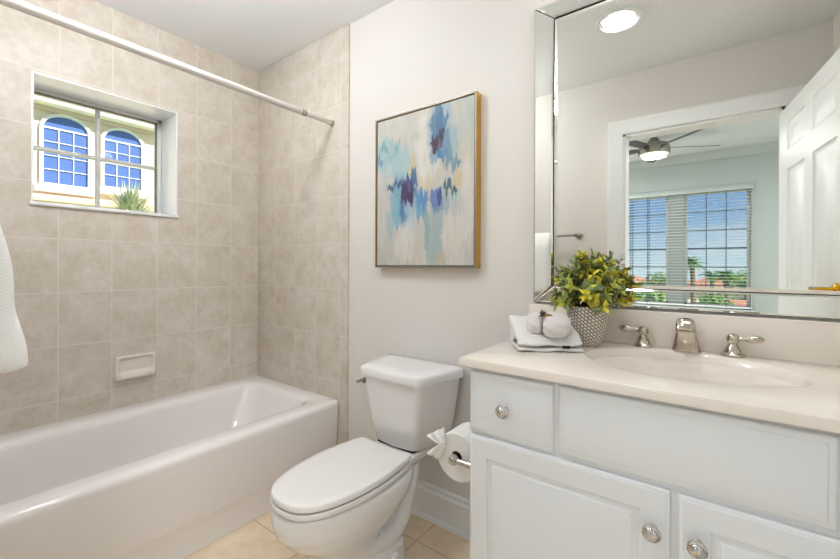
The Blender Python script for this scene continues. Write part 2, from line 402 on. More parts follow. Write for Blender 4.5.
# ceiling fan
FX, FY = 1.95, -3.05
fan = thing('ceiling_fan', 'brushed nickel ceiling fan with dark blades and a lit lamp, seen in the mirror', 'ceiling fan', (FX, FY, H))
bm = B(); lathe(bm, [(.02, 2.4395), (.024, 2.43), (.03, 2.41), (.05, 2.385), (.062, 2.37), (.06, 2.362)][::-1], (FX, FY, 0)); obj('canopy', bm, M['nickel'], fan)
bm = B(); lathe(bm, [(.125, 2.250), (.138, 2.256), (.138, 2.295), (.132, 2.325), (.118, 2.350), (.065, 2.365), (.02, 2.367)], (FX, FY, 0)); obj('motor_housing', bm, M['nickel'], fan)
bm = B(); lathe(bm, [(.02, 2.232), (.07, 2.234), (.105, 2.240), (.122, 2.2495)], (FX, FY, 0)); obj('lamp_lens', bm, M['fanlens'], fan)
blade = None
for k in range(5):
    bm = B(); A = radians(44 + 72 * k); mt = Matrix.Translation((FX, FY, 2.315)) @ Matrix.Rotation(A, 4, 'Z') @ Matrix.Rotation(radians(-15), 4, 'X')
    out = [(.11, -.025), (.2, -.042), (.5, -.048), (.575, -.035), (.59, 0), (.575, .035), (.5, .048), (.2, .042), (.11, .025)]
    loft(bm, [[mt @ Vector((x, y, z)) for x, y in out] for z in (-.003, .003)])
    obj('blade', bm, M['blade'], fan)
fl = bpy.data.lights.new('fan_lamp', 'AREA'); fl.shape = 'DISK'; fl.size = .2; fl.energy = 6.0; fl.color = WARM
flo = bpy.data.objects.new('fan_lamp', fl); SC.collection.objects.link(flo); flo.parent = fan; flo.location = (0, 0, 2.226 - H)

# bathroom door, open into the room along the right
hx, hy = DX1 - .02, YF + .006
DA = radians(90 - 7.6)   # direction of the leaf from the hinge, measured from +X
door = thing('door_1', 'white six-panel door standing open, seen at the right of the mirror', 'door', (hx, hy, 0), kind='structure', rotz=DA)
DW, DH, DT = .835, 2.0, .035
leaf = B()
# leaf local: x along width 0..DW, y thickness -DT..0 ; visible face at y=+ (towards -X world)
def panel_face(bm, x0, x1, z0, z1, y, s, specs):
    """face of a board at y (outward s) with recessed raised panels"""
    U = sorted(set([x0, x1] + [q for p in specs for q in p[:2]])); V = sorted(set([z0, z1] + [q for p in specs for q in p[2:]]))
    for i in range(len(U) - 1):
        for j in range(len(V) - 1):
            a, b, c, d = U[i], U[i + 1], V[j], V[j + 1]
            if any(abs(a - p[0]) < 1e-6 and abs(c - p[2]) < 1e-6 for p in specs):
                rings = []
                for ins, dep in ((0, 0), (.006, -.006), (.014, -.009), (.022, -.009), (.05, -.002), (.052, -.001)):
                    rings.append([(a + ins, y + s * dep, c + ins), (b - ins, y + s * dep, c + ins), (b - ins, y + s * dep, d - ins), (a + ins, y + s * dep, d - ins)])
                loft(bm, rings, False, True)
            else:
                bm.faces.new([bm.verts.new(q) for q in ((a, y, c), (b, y, c), (b, y, d), (a, y, d))])
st, ms = .112, .10; pw = (DW - 2 * st - ms) / 2
cols = [(st, st + pw), (st + pw + ms, DW - st)]
rows = [(.24, .84), (1.01, 1.665), (1.765, 1.915)]
specs = [(a, b, c, d) for a, b in cols for c, d in rows]
panel_face(leaf, 0, DW, .008, DH, 0, 1, specs); panel_face(leaf, 0, DW, .008, DH, -DT, -1, specs)
for q in (((0, 0), (0, -DT)), ((DW, 0), (DW, -DT))):
    leaf.faces.new([leaf.verts.new(p) for p in ((q[0][0], q[0][1], .008), (q[1][0], q[1][1], .008), (q[1][0], q[1][1], DH), (q[0][0], q[0][1], DH))])
for z in (.008, DH):
    leaf.faces.new([leaf.verts.new(p) for p in ((0, 0, z), (DW, 0, z), (DW, -DT, z), (0, -DT, z))])
bmesh.ops.remove_doubles(leaf, verts=leaf.verts[:], dist=1e-5)
obj('leaf', leaf, M['trimw'], door, world=False)
for s, y in ((1, 0), (-1, -DT)):
    k = B(); lx = DW - .10
    lathe(k, [(.028, 0), (.028, .006), (.02, .012), (.011, .014), (.011, .045), (.013, .05), (.004, .056)], (lx, y, 1.055), 'Y', 24, sgn=s)
    tube(k, smoothpath([(lx, y + s * .045, 1.055), (lx - .03, y + s * .05, 1.056), (lx - .075, y + s * .048, 1.054), (lx - .115, y + s * .044, 1.055)]), .0105, 10)
    obj('lever_handle', k, M['brass'], door, world=False, label='brass lever handle')
for z in (.25, 1.0, 1.75):
    k = B(); tube(k, [(-.004, -DT - .004, z - .045), (-.004, -DT - .004, z + .045)], .006, 10); obj('hinge', k, M['brass'], door, world=False, label='brass hinge')

# ------------------------------------------------------------------ recessed lights
def downlight(x, y, label, watts, k):
    t = thing('recessed_light', label, 'ceiling light', (x, y, H))
    g = B(); lathe(g, [(.115, -.001), (.117, -.004), (.111, -.009), (.098, -.01), (.090, -.006), (.078, .03), (.068, .062), (.060, .066)], (x, y, H), 'Z', 40, False, False); obj('trim_ring', g, M['trimw'], t)
    g = B(); lathe(g, [(.066, .062), (.05, .056), (.001, .054)], (x, y, H), 'Z', 32, False, True); obj('lamp_lens', g, M['lens'], t)
    l = bpy.data.lights.new('lamp', 'AREA'); l.shape = 'DISK'; l.size = .09; l.energy = watts; l.color = WARM; l.spread = radians(175)
    o = bpy.data.objects.new('lamp', l); SC.collection.objects.link(o); o.parent = t; o.location = (0, 0, .045)
downlight(*DL[0], 'round recessed ceiling light glowing in the mirror reflection', DOWNLIGHT_W, 0)
GX, GY = .95, -.98  # unseen globe added to brighten the ceiling and tiles
dm = thing('globe_fill_light', 'added white fill globe on the ceiling beside the bathtub, unseen just above the frame', 'ceiling light', (GX, GY, H))
bm = B(); lathe(bm, [(.012, -.105), (.012, -.03), (.05, -.024), (.06, -.012), (.06, -.001)], (GX, GY, H), 'Z', 32); obj('canopy', bm, M['nickel'], dm)
bm = B(); lathe(bm, [(.08 * sin(pi * i / 20), -.175 - .08 * cos(pi * i / 20)) for i in range(21)], (GX, GY, H), 'Z', 36); obj('globe', bm, mat('fill_ceiling_globe_glow', '#fff8ee', .3, emit=WARM, estr=GLOBE_FILL_L), dm)

# ------------------------------------------------------------------ bathtub
TZ = .411
def tub_ring(x0, x1, y0, y1, r, z, n=10): return [(x, y, z) for x, y in rrect(x0, x1, y0, y1, r, n)]
bm = B(); ye = YF + .004; ya = -.0115
R = []
for z, x1 in ((0.001, .792), (.120, .793), (.127, .796), (.134, .7975), (.2, .800), (TZ - .03, .812)): R.append(tub_ring(.002, x1, ye, ya, .012, z))
R.append(tub_ring(.002, .8115, ye, ya, .012, TZ - .018)); R.append(tub_ring(.002, .8075, ye, ya, .012, TZ - .007)); R.append(tub_ring(.002, .797, ye, ya, .012, TZ))
R.append(tub_ring(.04, .765, ye + .04, ya - .04, .04, TZ + .001))
R.append(tub_ring(.090, .715, ye + .08, ya - .066, .09, TZ)); R.append(tub_ring(.104, .701, ye + .094, ya - .080, .095, TZ - .004)); R.append(tub_ring(.115, .690, ye + .105, ya - .092, .10, TZ - .014)); R.append(tub_ring(.122, .682, ye + .113, ya - .101, .10, TZ - .034))
R.append(tub_ring(.135, .668, ye + .13, ya - .14, .11, .26)); R.append(tub_ring(.15, .65, ye + .15, ya - .2, .12, .15)); R.append(tub_ring(.175, .625, ye + .18, ya - .25, .12, .09)); R.append(tub_ring(.23, .57, ye + .25, ya - .32, .1, .075))
loft(bm, R)
tub = simple('bathtub', bm, M['tub'], 'white alcove bathtub with a plain apron front under the window', 'bathtub', sharp=75)
bm = B(); lathe(bm, [(.03, .0765), (.03, .08), (.022, .082), (.02, .079), (.001, .079)], (.4, -1.2, 0), 'Z', 24); obj('drain', bm, M['chrome'], tub, label='chrome drain')

# soap dish on the tiles
sd = B()
def soap_part():
    y0, y1, z0, z1 = -.790, -.612, .552, .674
    R = []
    for d, ins in ((.0, 0), (.012, 0), (.018, .004), (.019, .010)):
        R.append([(d, y, z) for y, z in rrect(y0 + ins, y1 - ins, z0 + ins, z1 - ins, .012, 4)])
    R.append([(.010, y, z) for y, z in rrect(y0 + .018, y1 - .018, z0 + .036, z1 - .018, .012, 4)])
    R.append([(.004, y, z) for y, z in rrect(y0 + .024, y1 - .024, z0 + .042, z1 - .024, .012, 4)])
    loft(sd, R)
    # projecting tray lip
    L = []
    for y in np.linspace(y0 + .001, y1 - .001, 13):
        e = min(1, (min(y - y0, y1 - y) + .002) / .02) ** .5
        d = .012 + .036 * e
        L.append([(.006, y, z0 + .002), (d * .75, y, z0 + .004), (d, y, z0 + .016), (d, y, z0 + .03), (d - .006, y, z0 + .034), (d - .012, y, z0 + .03), (.012, y, z0 + .022), (.006, y, z0 + .024)])
    loft(sd, L)
soap_part()
simple('soap_dish', sd, M['soap'], 'ivory ceramic soap dish set in the tiles above the bathtub', 'soap dish')

# shower rod
rod = thing('shower_rod', 'cream shower curtain rod crossing above the bathtub', 'shower rod', (.746, -.0105, 1.931))
bm = B(); tube(bm, [(.746, YF, 1.931), (.746, -.18, 1.931)], .0155, 20); obj('rod', bm, M['rod'], rod)
bm = B(); tube(bm, [(.746, -.18, 1.931), (.746, -.022, 1.931)], .0125, 20); obj('inner_rod', bm, M['rod'], rod)
bm = B(); lathe(bm, [(.016, .0), (.016, .008), (.0135, .014), (.0125, .016)], (.746, -.0105, 1.931), 'Y', 20, sgn=-1); obj('end_cap', bm, mat('grey_rubber', '#a39b92', .6), rod, label='small grey end cap')
bm = B()
for q in range(3): lathe(bm, [(.0157, 0), (.016, .001), (.016, .004), (.0157, .005)], (.746, -.19 - q * .010, 1.931), 'Y', 20, False, False, sgn=-1)
obj('printed_band', bm, mat('dark_print', '#5c554e', .6), rod, label='dark marks printed round the rod')

# ------------------------------------------------------------------ toilet
TX = 1.385
toilet = thing('toilet', 'white two-piece toilet with closed lid between bathtub and vanity', 'toilet', (TX, -.3, 0))
def egg(front, back, hw, z, n=44, cx=TX, bw=None, pw=2.2):
    """outline elongated towards -Y; widest at 40 % from the back"""
    yc = back + (front - back) * .42; out = []
    for i in range(n):
        a = 2 * pi * i / n; c, s = cos(a), sin(a)
        x = math.copysign(abs(c) ** (2 / pw), c) * hw
        ex = 2.0 if s < 0 else 3.2
        y = math.copysign(abs(s) ** (2 / ex), s)
        y = yc + (y * (back - yc) if s > 0 else -y * (front - yc))
        out.append((cx + x, y, z))
    return out
bm = B()
loft(bm, [egg(-.61, -.30, .098, 0), egg(-.61, -.3, .098, .03), egg(-.60, -.33, .09, .09), egg(-.61, -.37, .092, .15), egg(-.65, -.36, .112, .195), egg(-.715, -.29, .143, .25), egg(-.755, -.22, .160, .30), egg(-.765, -.2, .166, .335), egg(-.763, -.2, .166, .360), egg(-.752, -.2, .160, .374), egg(-.735, -.2, .148, .379)])
# rear deck under the tank
loft(bm, [[(x, y, z) for x, y in rrect(TX - hw, TX + hw, y0, y1, .025, 4)] for hw, y0, y1, z in ((.07, -.3, -.17, .30), (.095, -.32, -.07, .345), (.112, -.33, -.035, .365), (.112, -.33, -.035, .3925))])
loft(bm, [[(x, y, z) for x, y in rrect(TX - hw, TX + hw, -.45, -.235, .03, 4)] for hw, z in ((.07, 0), (.06, .16), (.06, .33))])
# foot and trapway relief on both sides
for s in (-1, 1):
    tube(bm, smoothpath([(TX + s * .05, -.17, .36), (TX + s * .068, -.20, .30), (TX + s * .072, -.235, .22), (TX + s * .074, -.27, .155), (TX + s * .074, -.34, .125), (TX + s * .06, -.44, .13)]), .036, 14)
loft(bm, [[(x, y, z) for x, y in rrect(TX - hw, TX + hw, -.47, y1, .035, 5)] for hw, y1, z in ((.112, -.262, 0), (.112, -.262, .035), (.108, -.265, .09), (.085, -.275, .108))])
ob = obj('bowl', bm, M['porc'], toilet)
rm = ob.modifiers.new('blend', 'REMESH'); rm.mode = 'VOXEL'; rm.voxel_size = .0065; rm.use_smooth_shade = True
sm = ob.modifiers.new('soften', 'SMOOTH'); sm.iterations = 6; sm.factor = .5
for s in (-1, 1):
    bm = B(); lathe(bm, [(.019, 0), (.019, .006), (.014, .012), (.002, .015)], (TX + s * .108, -.345, .062), 'X', 20, sgn=s); obj('bolt_cap', bm, M['seat'], toilet)
def seat_out(ins, z, back=-.282):
    pts = [(0, -.765), (.045, -.760), (.085, -.742), (.118, -.705), (.142, -.650), (.157, -.585), (.164, -.520), (.165, -.460), (.160, -.400), (.153, -.345), (.146, -.308), (.128, back + .003), (.06, back), (.0, back)]
    P = smoothpath([(x, y, 0) for x, y in pts[:-1]], 4)
    half = [(p.x, p.y) for p in P]
    full = [(TX + x, y) for x, y in half] + [(TX - x, y) for x, y in half[::-1][:-1]]
    c = Vector((TX, -.5))
    return [(c.x + .008 + (x - c.x) * (.97 - ins / .165), c.y + (y - c.y) * (1 - ins / .26), z) for x, y in full]
bm = B(); loft(bm, [seat_out(.016, .3845), seat_out(.006, .3855), seat_out(.001, .389), seat_out(.001, .4005), seat_out(.005, .4035), seat_out(.018, .404)]); obj('seat', bm, M['seat'], toilet)
bm = B(); loft(bm, [seat_out(.018, .4090), seat_out(.005, .4095), seat_out(.002, .412), seat_out(.002, .423), seat_out(.005, .4285), seat_out(.011, .4315), seat_out(.03, .433), seat_out(.12, .4345)]); obj('seat_lid', bm, M['seat'], toilet)
for s in (-1, 1):
    bm = B(); lathe(bm, [(.006, -.03), (.008, -.027), (.008, .027), (.006, .03)], (TX + s * .08, -.268, .400), 'X', 16)
    box(bm, TX + s * .08 - .02, TX + s * .08 + .02, -.29, -.262, .382, .400, .004); obj('hinge', bm, M['seat'], toilet)
def tank_out(fw_, bw_, yf, yb, r, z, n=5, bow=.012):
    # trapezoid, front narrower; rounded corners
    P = [Vector((TX + 0, yf - bow, 0)), Vector((TX + fw_, yf, 0)), Vector((TX + bw_, yb - .06, 0)), Vector((TX + bw_, yb, 0)), Vector((TX - bw_, yb, 0)), Vector((TX - bw_, yb - .06, 0)), Vector((TX - fw_, yf, 0))]
    out = []; k = len(P)
    for i in range(k):
        p, a, b = P[i], P[i - 1], P[(i + 1) % k]
        if i == 0: out.append((p.x, p.y, z)); continue
        da, db = (a - p).normalized(), (b - p).normalized(); rr_ = min(r, .03)
        s, e = p + da * rr_, p + db * rr_
        for t in range(n + 1):
            f = t / n; q = s * (1 - f) ** 2 + p * 2 * f * (1 - f) + e * f * f; out.append((q.x, q.y, z))
    return out
bm = B(); loft(bm, [tank_out(.098, .150, -.215, -.03, .025, .399), tank_out(.105, .156, -.222, -.028, .025, .405), tank_out(.125, .176, -.238, -.022, .025, .5), tank_out(.146, .196, -.25, -.02, .025, .63), tank_out(.150, .201, -.252, -.02, .025, .676)])
obj('tank', bm, M['porc'], toilet, sharp=50)
bm = B(); loft(bm, [tank_out(.152, .207, -.256, -.016, .03, .6765), tank_out(.163, .216, -.268, -.012, .03, .681), tank_out(.165, .218, -.27, -.012, .03, .707), tank_out(.160, .214, -.265, -.014, .03, .716), tank_out(.148, .202, -.252, -.024, .03, .7205), tank_out(.1, .15, -.2, -.06, .03, .722)])
obj('tank_lid', bm, M['porc'], toilet, sharp=50)
bm = B(); lathe(bm, [(.013, 0), (.013, .006), (.008, .009), (.008, .012), (.010, .014), (.003, .018)], (TX - .160, -.235, .645), 'X', 18, sgn=-1)
tube(bm, smoothpath([(TX - .187, -.225, .645), (TX - .189, -.25, .643), (TX - .188, -.285, .639)]), [.008] * 6 + [.006] * (7), 8) if False else tube(bm, [(TX - .178, -.235, .645), (TX - .178, -.25, .644), (TX - .176, -.262, .643)], [.007, .006, .007], 10)
obj('flush_lever', bm, M['chrome'], toilet, label='chrome flush lever')
bm = B(); box(bm, TX - .096, TX + .096, -.219, -.04, .3905, .3995); obj('tank_gap_shade', bm, mat('black_gap_shade', '#26241f', .7), toilet, label='black strip standing in for the shadow gap under the tank')  # dark slab paints the shadow between tank and bowl deck

# ------------------------------------------------------------------ toilet paper
VL = 1.907
hold = thing('toilet_paper_holder', 'chrome toilet paper holder on the left side of the vanity', 'paper holder', (VL, -.42, .6))
RX, RZ, RR = 1.830, .572, .073; RY0, RY1 = -.455, -.352
for y in (RY0 - .017, RY1 + .017):
    bm = B(); lathe(bm, [(.022, 0), (.022, .006), (.014, .012), (.009, .016), (.008, VL - RX - .004)], (VL, y, RZ), 'X', 20, sgn=-1)
    lathe(bm, [(.002, -.016), (.010, -.014), (.015, -.007), (.016, 0), (.015, .007), (.010, .014), (.002, .016)], (RX, y, RZ), 'Y', 20); obj('post', bm, M['chrome'], hold)
bm = B(); tube(bm, [(RX, RY0 - .015, RZ), (RX, RY1 + .015, RZ)], .008, 14); obj('roller', bm, M['chrome'], hold)
roll = thing('toilet_paper_roll', 'white toilet paper roll with its loose end folded into a bow beside the vanity', 'toilet paper', (RX, (RY0 + RY1) / 2, RZ))
bm = B()
prof = [(.019, RY0), (RR - .004, RY0), (RR, RY0 + .003), (RR, RY1 - .003), (RR - .004, RY1), (.019, RY1)]
rings = [[(RX + r * cos(2 * pi * i / 48), y, RZ + r * sin(2 * pi * i / 48)) for i in range(48)] for r, y in prof]
loft(bm, rings + [rings[0]], False, False); bmesh.ops.remove_doubles(bm, verts=bm.verts[:], dist=1e-6)
obj('paper', bm, M['tissue'], roll)
bm = B(); rings = [[(RX + r * cos(2 * pi * i / 32), y, RZ + r * sin(2 * pi * i / 32)) for i in range(32)] for r, y in ((.0192, RY0 + .001), (.0192, RY1 - .001), (.0178, RY1 - .001), (.0178, RY0 + .001))]
loft(bm, rings + [rings[0]], False, False); obj('cardboard_core', bm, M['card'], roll, label='brown cardboard core')
# bow: two fanned flaps meeting at a pinch on the left of the roll
def flap(bm, p, d, spread, ln, curl, wd=.052):
    p = Vector(p); d = Vector(d).normalized(); side = Vector(spread); nrm = d.cross(side).normalized(); rows = []
    for i in range(8):
        f = i / 7; w = .010 + wd * f ** .8
        row = []
        for j in range(9):
            g = j / 8 - .5
            row.append(p + d * ln * f + side * (g * w * 1.7) + nrm * (curl * f * f + .006 * sin(g * 14) * f * (1 - .3 * f)))
        rows.append(row)
    V = [[bm.verts.new(q) for q in r] for r in rows]
    for a, b in zip(V[:-1], V[1:]):
        for j in range(8): bm.faces.new((a[j], a[j + 1], b[j + 1], b[j]))
bm = B()
pin = (RX - RR + .031, RY0 - .009, RZ + .032)
flap(bm, pin, (-.55, -.25, .80), (.72, .45, .45), .042, .008, .026)
flap(bm, pin, (-.50, -.20, -.85), (.75, .45, -.40), .056, -.008, .020)
o = obj('loose_end', bm, M['tissue'], roll, recalc=False); sf = o.modifiers.new('thickness', 'SOLIDIFY'); sf.thickness = .0022; sf.offset = 0

# ------------------------------------------------------------------ vanity
VR = 2.853; VZ = .868; VY = -.507; CD = .520     # VY = face frame plane, doors stand proud of it
van = thing('vanity_cabinet', 'white vanity cabinet with raised-panel doors and chrome knobs', 'cabinet', ((VL + VR) / 2, -.25, 0))
bm = B(); tk = .018
box(bm, VL + .001, VL + tk, VY, -.027, .09, VZ, .001); box(bm, VR - tk, VR, VY, -.027, .09, VZ, .001); box(bm, VL + tk, VR - tk, VY, -.027, .09, .11)
box(bm, VL + tk, VR - tk, -.035, -.027, .11, VZ); box(bm, VL + .02, VR, VY + .07, -.03, 0, .09)
slab_holes(bm, 'Y', VY, VY + .019, (VL + tk, VR - tk), (.11, VZ), [])
obj('body', bm, M['cab'], van)
def front_rings(x0, x1, z0, z1, prof):
    return [[(x0 + i, VY - d, z0 + i), (x1 - i, VY - d, z0 + i), (x1 - i, VY - d, z1 - i), (x0 + i, VY - d, z1 - i)] for i, d in prof]
FLAT = [(0, 0), (0, .006), (.0015, .0085), (.004, .010), (.012, .0103), (.0135, .0115), (.016, .012)]
PANEL = [(0, 0), (0, .006), (.0015, .0085), (.004, .010), (.0075, .0105), (.009, .0118), (.053, .0118), (.056, .0075), (.062, .0065), (.0685, .008), (.071, .0105), (.075, .0115)]
def knob(x, z, parent):
    k = B(); y = VY - .0115
    lathe(k, [(.009, 0), (.009, .003), (.006, .006), (.0055, .013), (.009, .016), (.0155, .019), (.0172, .0225), (.0165, .026), (.0135, .0285), (.0125, .028), (.0118, .0295), (.008, .0325), (.002, .034)], (x, y, z), 'Y', 28, sgn=-1)
    return obj('knob', k, M['chrome'], parent, label='round chrome knob')
bm = B(); loft(bm, front_rings(1.909, 2.136, .696, .859, FLAT), False); d = obj('drawer', bm, M['cab'], van); knob(2.015, .775, d)
bm = B(); loft(bm, front_rings(2.624, 2.851, .696, .859, FLAT), False); d = obj('drawer', bm, M['cab'], van); knob(2.745, .775, d)
bm = B(); loft(bm, front_rings(2.149, 2.611, .700, .859, FLAT), False); obj('false_drawer_front', bm, M['cab'], van)
bm = B(); loft(bm, front_rings(1.909, 2.374, .105, .687, PANEL), False); d = obj('door', bm, M['cab'], van); knob(2.343, .603, d)
bm = B(); loft(bm, front_rings(2.386, 2.851, .105, .687, PANEL), False); d = obj('door', bm, M['cab'], van); knob(2.419, .603, d)

# countertop with moulded bowl and backsplash
CZ = .893; CX0, CX1 = 1.881, XR - .002; CY0 = -.531; SX, SYY = 2.380, -.236; SA, SB = .236, .174
bm = B()
n = 64
oc = [(SX + SA * cos(2 * pi * i / n), SYY + SB * sin(2 * pi * i / n)) for i in range(n)]
def rect_pt(c, s):
    dx = (CX1 - SX) / c if c > 1e-9 else ((CX0 - SX) / c if c < -1e-9 else 1e9)
    dy = (0 - .002 - SYY) / s if s > 1e-9 else ((CY0 - SYY) / s if s < -1e-9 else 1e9)
    t = min(dx, dy); return (SX + c * t, SYY + s * t)
angs = [2 * pi * i / n for i in range(n)]
for cx_, cy_ in ((CX1, -.002), (CX0, -.002), (CX0, CY0), (CX1, CY0)):
    a = math.atan2(cy_ - SYY, cx_ - SX) % (2 * pi); j = min(range(n), key=lambda q: abs((angs[q] - a + pi) % (2 * pi) - pi)); angs[j] = a
outer = [rect_pt(cos(a), sin(a)) for a in angs]
def inset(p, d):
    return (min(max(p[0], CX0 + d), CX1 - d), min(max(p[1], CY0 + d), -.002 - d))
R = [[(*inset(p, .004), VZ) for p in outer], [(*p, VZ + .003) for p in outer], [(*p, CZ - .006) for p in outer], [(*inset(p, .002), CZ - .0015) for p in outer], [(*inset(p, .006), CZ) for p in outer]]
def el(f, z, dx=0): return [(SX + SA * f * cos(a) + dx, SYY + SB * f * sin(a), z) for a in angs]
R += [el(1.03, CZ), el(1.0, CZ - .001), el(.975, CZ - .006), el(.94, CZ - .022), el(.88, CZ - .055), el(.78, CZ - .09), el(.6, CZ - .118), el(.35, CZ - .13), el(.09, CZ - .132)]
loft(bm, R, True, True)
top = simple('vanity_countertop', bm, M['marble'], 'cream cultured marble countertop with a moulded oval basin', 'countertop', sharp=45)
bm = B(); box(bm, CX0, CX1, -.021, -.0005, CZ - .001, 1.003, .003); obj('backsplash', bm, M['marble'], top)
bm = B(); lathe(bm, [(.022, CZ - .1318), (.022, CZ - .128), (.014, CZ - .127), (.001, CZ - .129)], (SX, SYY, 0), 'Z', 24); obj('drain', bm, M['chrome'], top, label='chrome basin drain')

# faucet
fau = thing('faucet', 'polished nickel widespread faucet with two lever handles behind the basin', 'faucet', (2.375, -.05, CZ))
M['fnick'] = mat('polished_nickel', '#c6bdb0', .09, 1.0)
bm = B()
P = [(-.047, 0, .036, .020), (-.047, .006, .0355, .020), (-.048, .02, .032, .018), (-.050, .042, .0275, .0165), (-.054, .064, .025, .016), (-.063, .079, .0235, .0155), (-.078, .087, .023, .014), (-.092, .085, .023, .012), (-.102, .077, .023, .010), (-.107, .067, .0225, .008)]
rings = []
pts = [Vector((2.375, y, CZ + .0005 + z)) for y, z, w, h in P]
for i, (y, z, w, h) in enumerate(P):
    T = (pts[min(i + 1, len(P) - 1)] - pts[max(i - 1, 0)]).normalized(); nn = Vector((1, 0, 0)).cross(T)
    ring = []
    for q in range(20):
        a = 2 * pi * q / 20; c, s = cos(a), sin(a)
        ring.append(pts[i] + Vector((1, 0, 0)) * math.copysign(abs(c) ** (.5 if i < 4 else .8), c) * w + nn * math.copysign(abs(s) ** .75, s) * h)
    rings.append(ring)
loft(bm, rings)
obj('spout', bm, M['fnick'], fau, sharp=45)
for s, x in ((-1, 2.263), (1, 2.484)):
    bm = B(); lathe(bm, [(.029, .0005), (.029, .004), (.026, .008), (.021, .011), (.019, .018), (.0155, .026), (.0115, .032), (.0105, .036), (.014, .040), (.0155, .046), (.0150, .054), (.011, .061), (.003, .064)], (x, -.047, CZ), 'Z', 28)
    hb = obj('handle', bm, M['fnick'], fau)
    bm = B(); dr = Vector((s * 1.0, -.10, .05)).normalized(); p0 = Vector((x, -.047, CZ + .050))
    tube(bm, [p0 + dr * q for q in (.008, .02, .03, .04, .052, .062, .068)], [.0065, .006, .0085, .0115, .0115, .0085, .003], 12, flat=.9); obj('lever', bm, M['fnick'], hb)

# ------------------------------------------------------------------ mirror with mitred mirror-strip frame
MX0, MX1, MZ0, MZ1, SW = 1.894, 2.866, 1.010, 2.113, .0745
mir = thing('wall_mirror', 'large rectangular wall mirror edged with slim mirror strips above the countertop', 'mirror', ((MX0 + MX1) / 2, -.001, MZ0))
bm = B(); box(bm, MX0, MX1, -.010, -.0015, MZ0, MZ1); obj('backing', bm, M['dark'], mir, label='dark edge behind the mirror strips')
def bevel_plate(bm, quad, y0, y1, bev, dep):
    """quad: 4 (x,z) points; plate between y0 and y1 (front, towards -Y) with a bevel `bev` wide falling `dep`"""
    c = [Vector(q) for q in quad]; k = len(c)
    def ins(d):
        out = []
        for i in range(k):
            p, a, b = c[i], c[i - 1], c[(i + 1) % k]
            e1, e2 = (p - a).normalized(), (b - p).normalized()
            n1, n2 = Vector((-e1.y, e1.x)), Vector((-e2.y, e2.x))
            m = (n1 + n2); m = m / (1 + n1.dot(n2)); out.append(p + m * d)
        return out
    loft(bm, [[(p.x, y, p.y) for p in q] for q, y in ((c, y0), (c, y1 + dep), (ins(bev), y1))])
g = .0014
ix0, ix1, iz0, iz1 = MX0 + SW, MX1 - SW, MZ0 + SW * .83, MZ1 - SW * .83
bm = B(); bevel_plate(bm, [(ix0 + g + .0012, iz0 + g), (ix1 - g - .0012, iz0 + g), (ix1 - g - .0012, iz1 - g - .004), (ix0 + g + .0012, iz1 - g - .004)], -.0105, -.0165, .010, .0028); obj('glass', bm, M['mirror'], mir, sharp=1, label='main mirror glass')
e = .002
strips = [[(MX0, MZ0), (MX1, MZ0), (ix1, iz0), (ix0, iz0)], [(MX1, MZ0), (MX1, MZ1), (ix1, iz1), (ix1, iz0)], [(MX1, MZ1), (MX0, MZ1), (ix0, iz1), (ix1, iz1)], [(MX0, MZ1), (MX0, MZ0), (ix0, iz0), (ix0, iz1)]]
for q in strips:
    c = sum((Vector(p) for p in q), Vector((0, 0))) / 4
    bm = B()
    k = [Vector(p) for p in q]
    # shrink a hair to leave dark joints
    def ins(d, c=k):
        out = []
        for i in range(4):
            p, a, b = c[i], c[i - 1], c[(i + 1) % 4]
            e1, e2 = (p - a).normalized(), (b - p).normalized(); n1, n2 = Vector((-e1.y, e1.x)), Vector((-e2.y, e2.x))
            out.append(p + (n1 + n2) / (1 + n1.dot(n2)) * d)
        return out
    bevel_plate(bm, [tuple(p) for p in ins(.0018)], -.0105, -.0180, .005, .0030)
    obj('frame_strip', bm, M['mirror'], mir, sharp=1)

# fill light added on the wall over the mirror, unseen above the frame
vl = thing('vanity_fill_light', 'added fill light with three frosted globes over the mirror, unseen just above the frame', 'fill light', (2.38, 0, 2.27))
bm = B(); box(bm, 2.03, 2.73, -.022, -.0005, 2.235, 2.305, .008); obj('backplate', bm, M['nickel'], vl)
M['globe'] = mat('fill_globe_glow', '#fff6ea', .3, emit=WARM, estr=VANITY_FILL_L)
for x in (2.2, 2.40, 2.60):
    bm = B(); tube(bm, [(x, -.02, 2.27), (x, -.085, 2.27)], .009, 10); lathe(bm, [(.018, 0), (.024, .012), (.024, .016), (.01, .02)], (x, -.078, 2.27), 'Y', 20, sgn=-1); obj('arm', bm, M['nickel'], vl)
    bm = B(); lathe(bm, [(.052 * sin(pi * i / 16), -.052 * cos(pi * i / 16)) for i in range(17)], (x, -.142, 2.27), 'Y', 24); obj('globe', bm, M['globe'], vl)

# ------------------------------------------------------------------ painting
PX0, PX1, PZ0, PZ1, PD = 1.101, 1.663, 1.135, 1.858, .042
art = thing('framed_painting', 'abstract blue and cream painting in a slim gold frame above the toilet', 'painting', ((PX0 + PX1) / 2, 0, PZ0))
bm = B(); fwid = .007
for a in ((PX0, PX0 + fwid, PZ0, PZ1), (PX1 - fwid, PX1, PZ0, PZ1), (PX0 + fwid, PX1 - fwid, PZ1 - fwid, PZ1), (PX0 + fwid, PX1 - fwid, PZ0, PZ0 + fwid)):
    box(bm, a[0], a[1], -PD, -.001, a[2], a[3])
bm.normal_update()
bmesh.ops.recalc_face_normals(bm, faces=bm.faces[:])
for f in bm.faces:
    f.material_index = 1 if f.normal.y < -.9 else 0
fo = obj('frame', bm, [M['gold'], M['champ']], art, label='gold frame with a champagne front edge')
cm = bpy.data.materials.new('canvas_paint'); cm.use_nodes = True; N, L = nodes(cm)
at = N.new('ShaderNodeAttribute'); at.attribute_name = 'paint'; L.new(at.outputs['Color'], N['Principled BSDF'].inputs['Base Color']); N['Principled BSDF'].inputs['Roughness'].default_value = .55
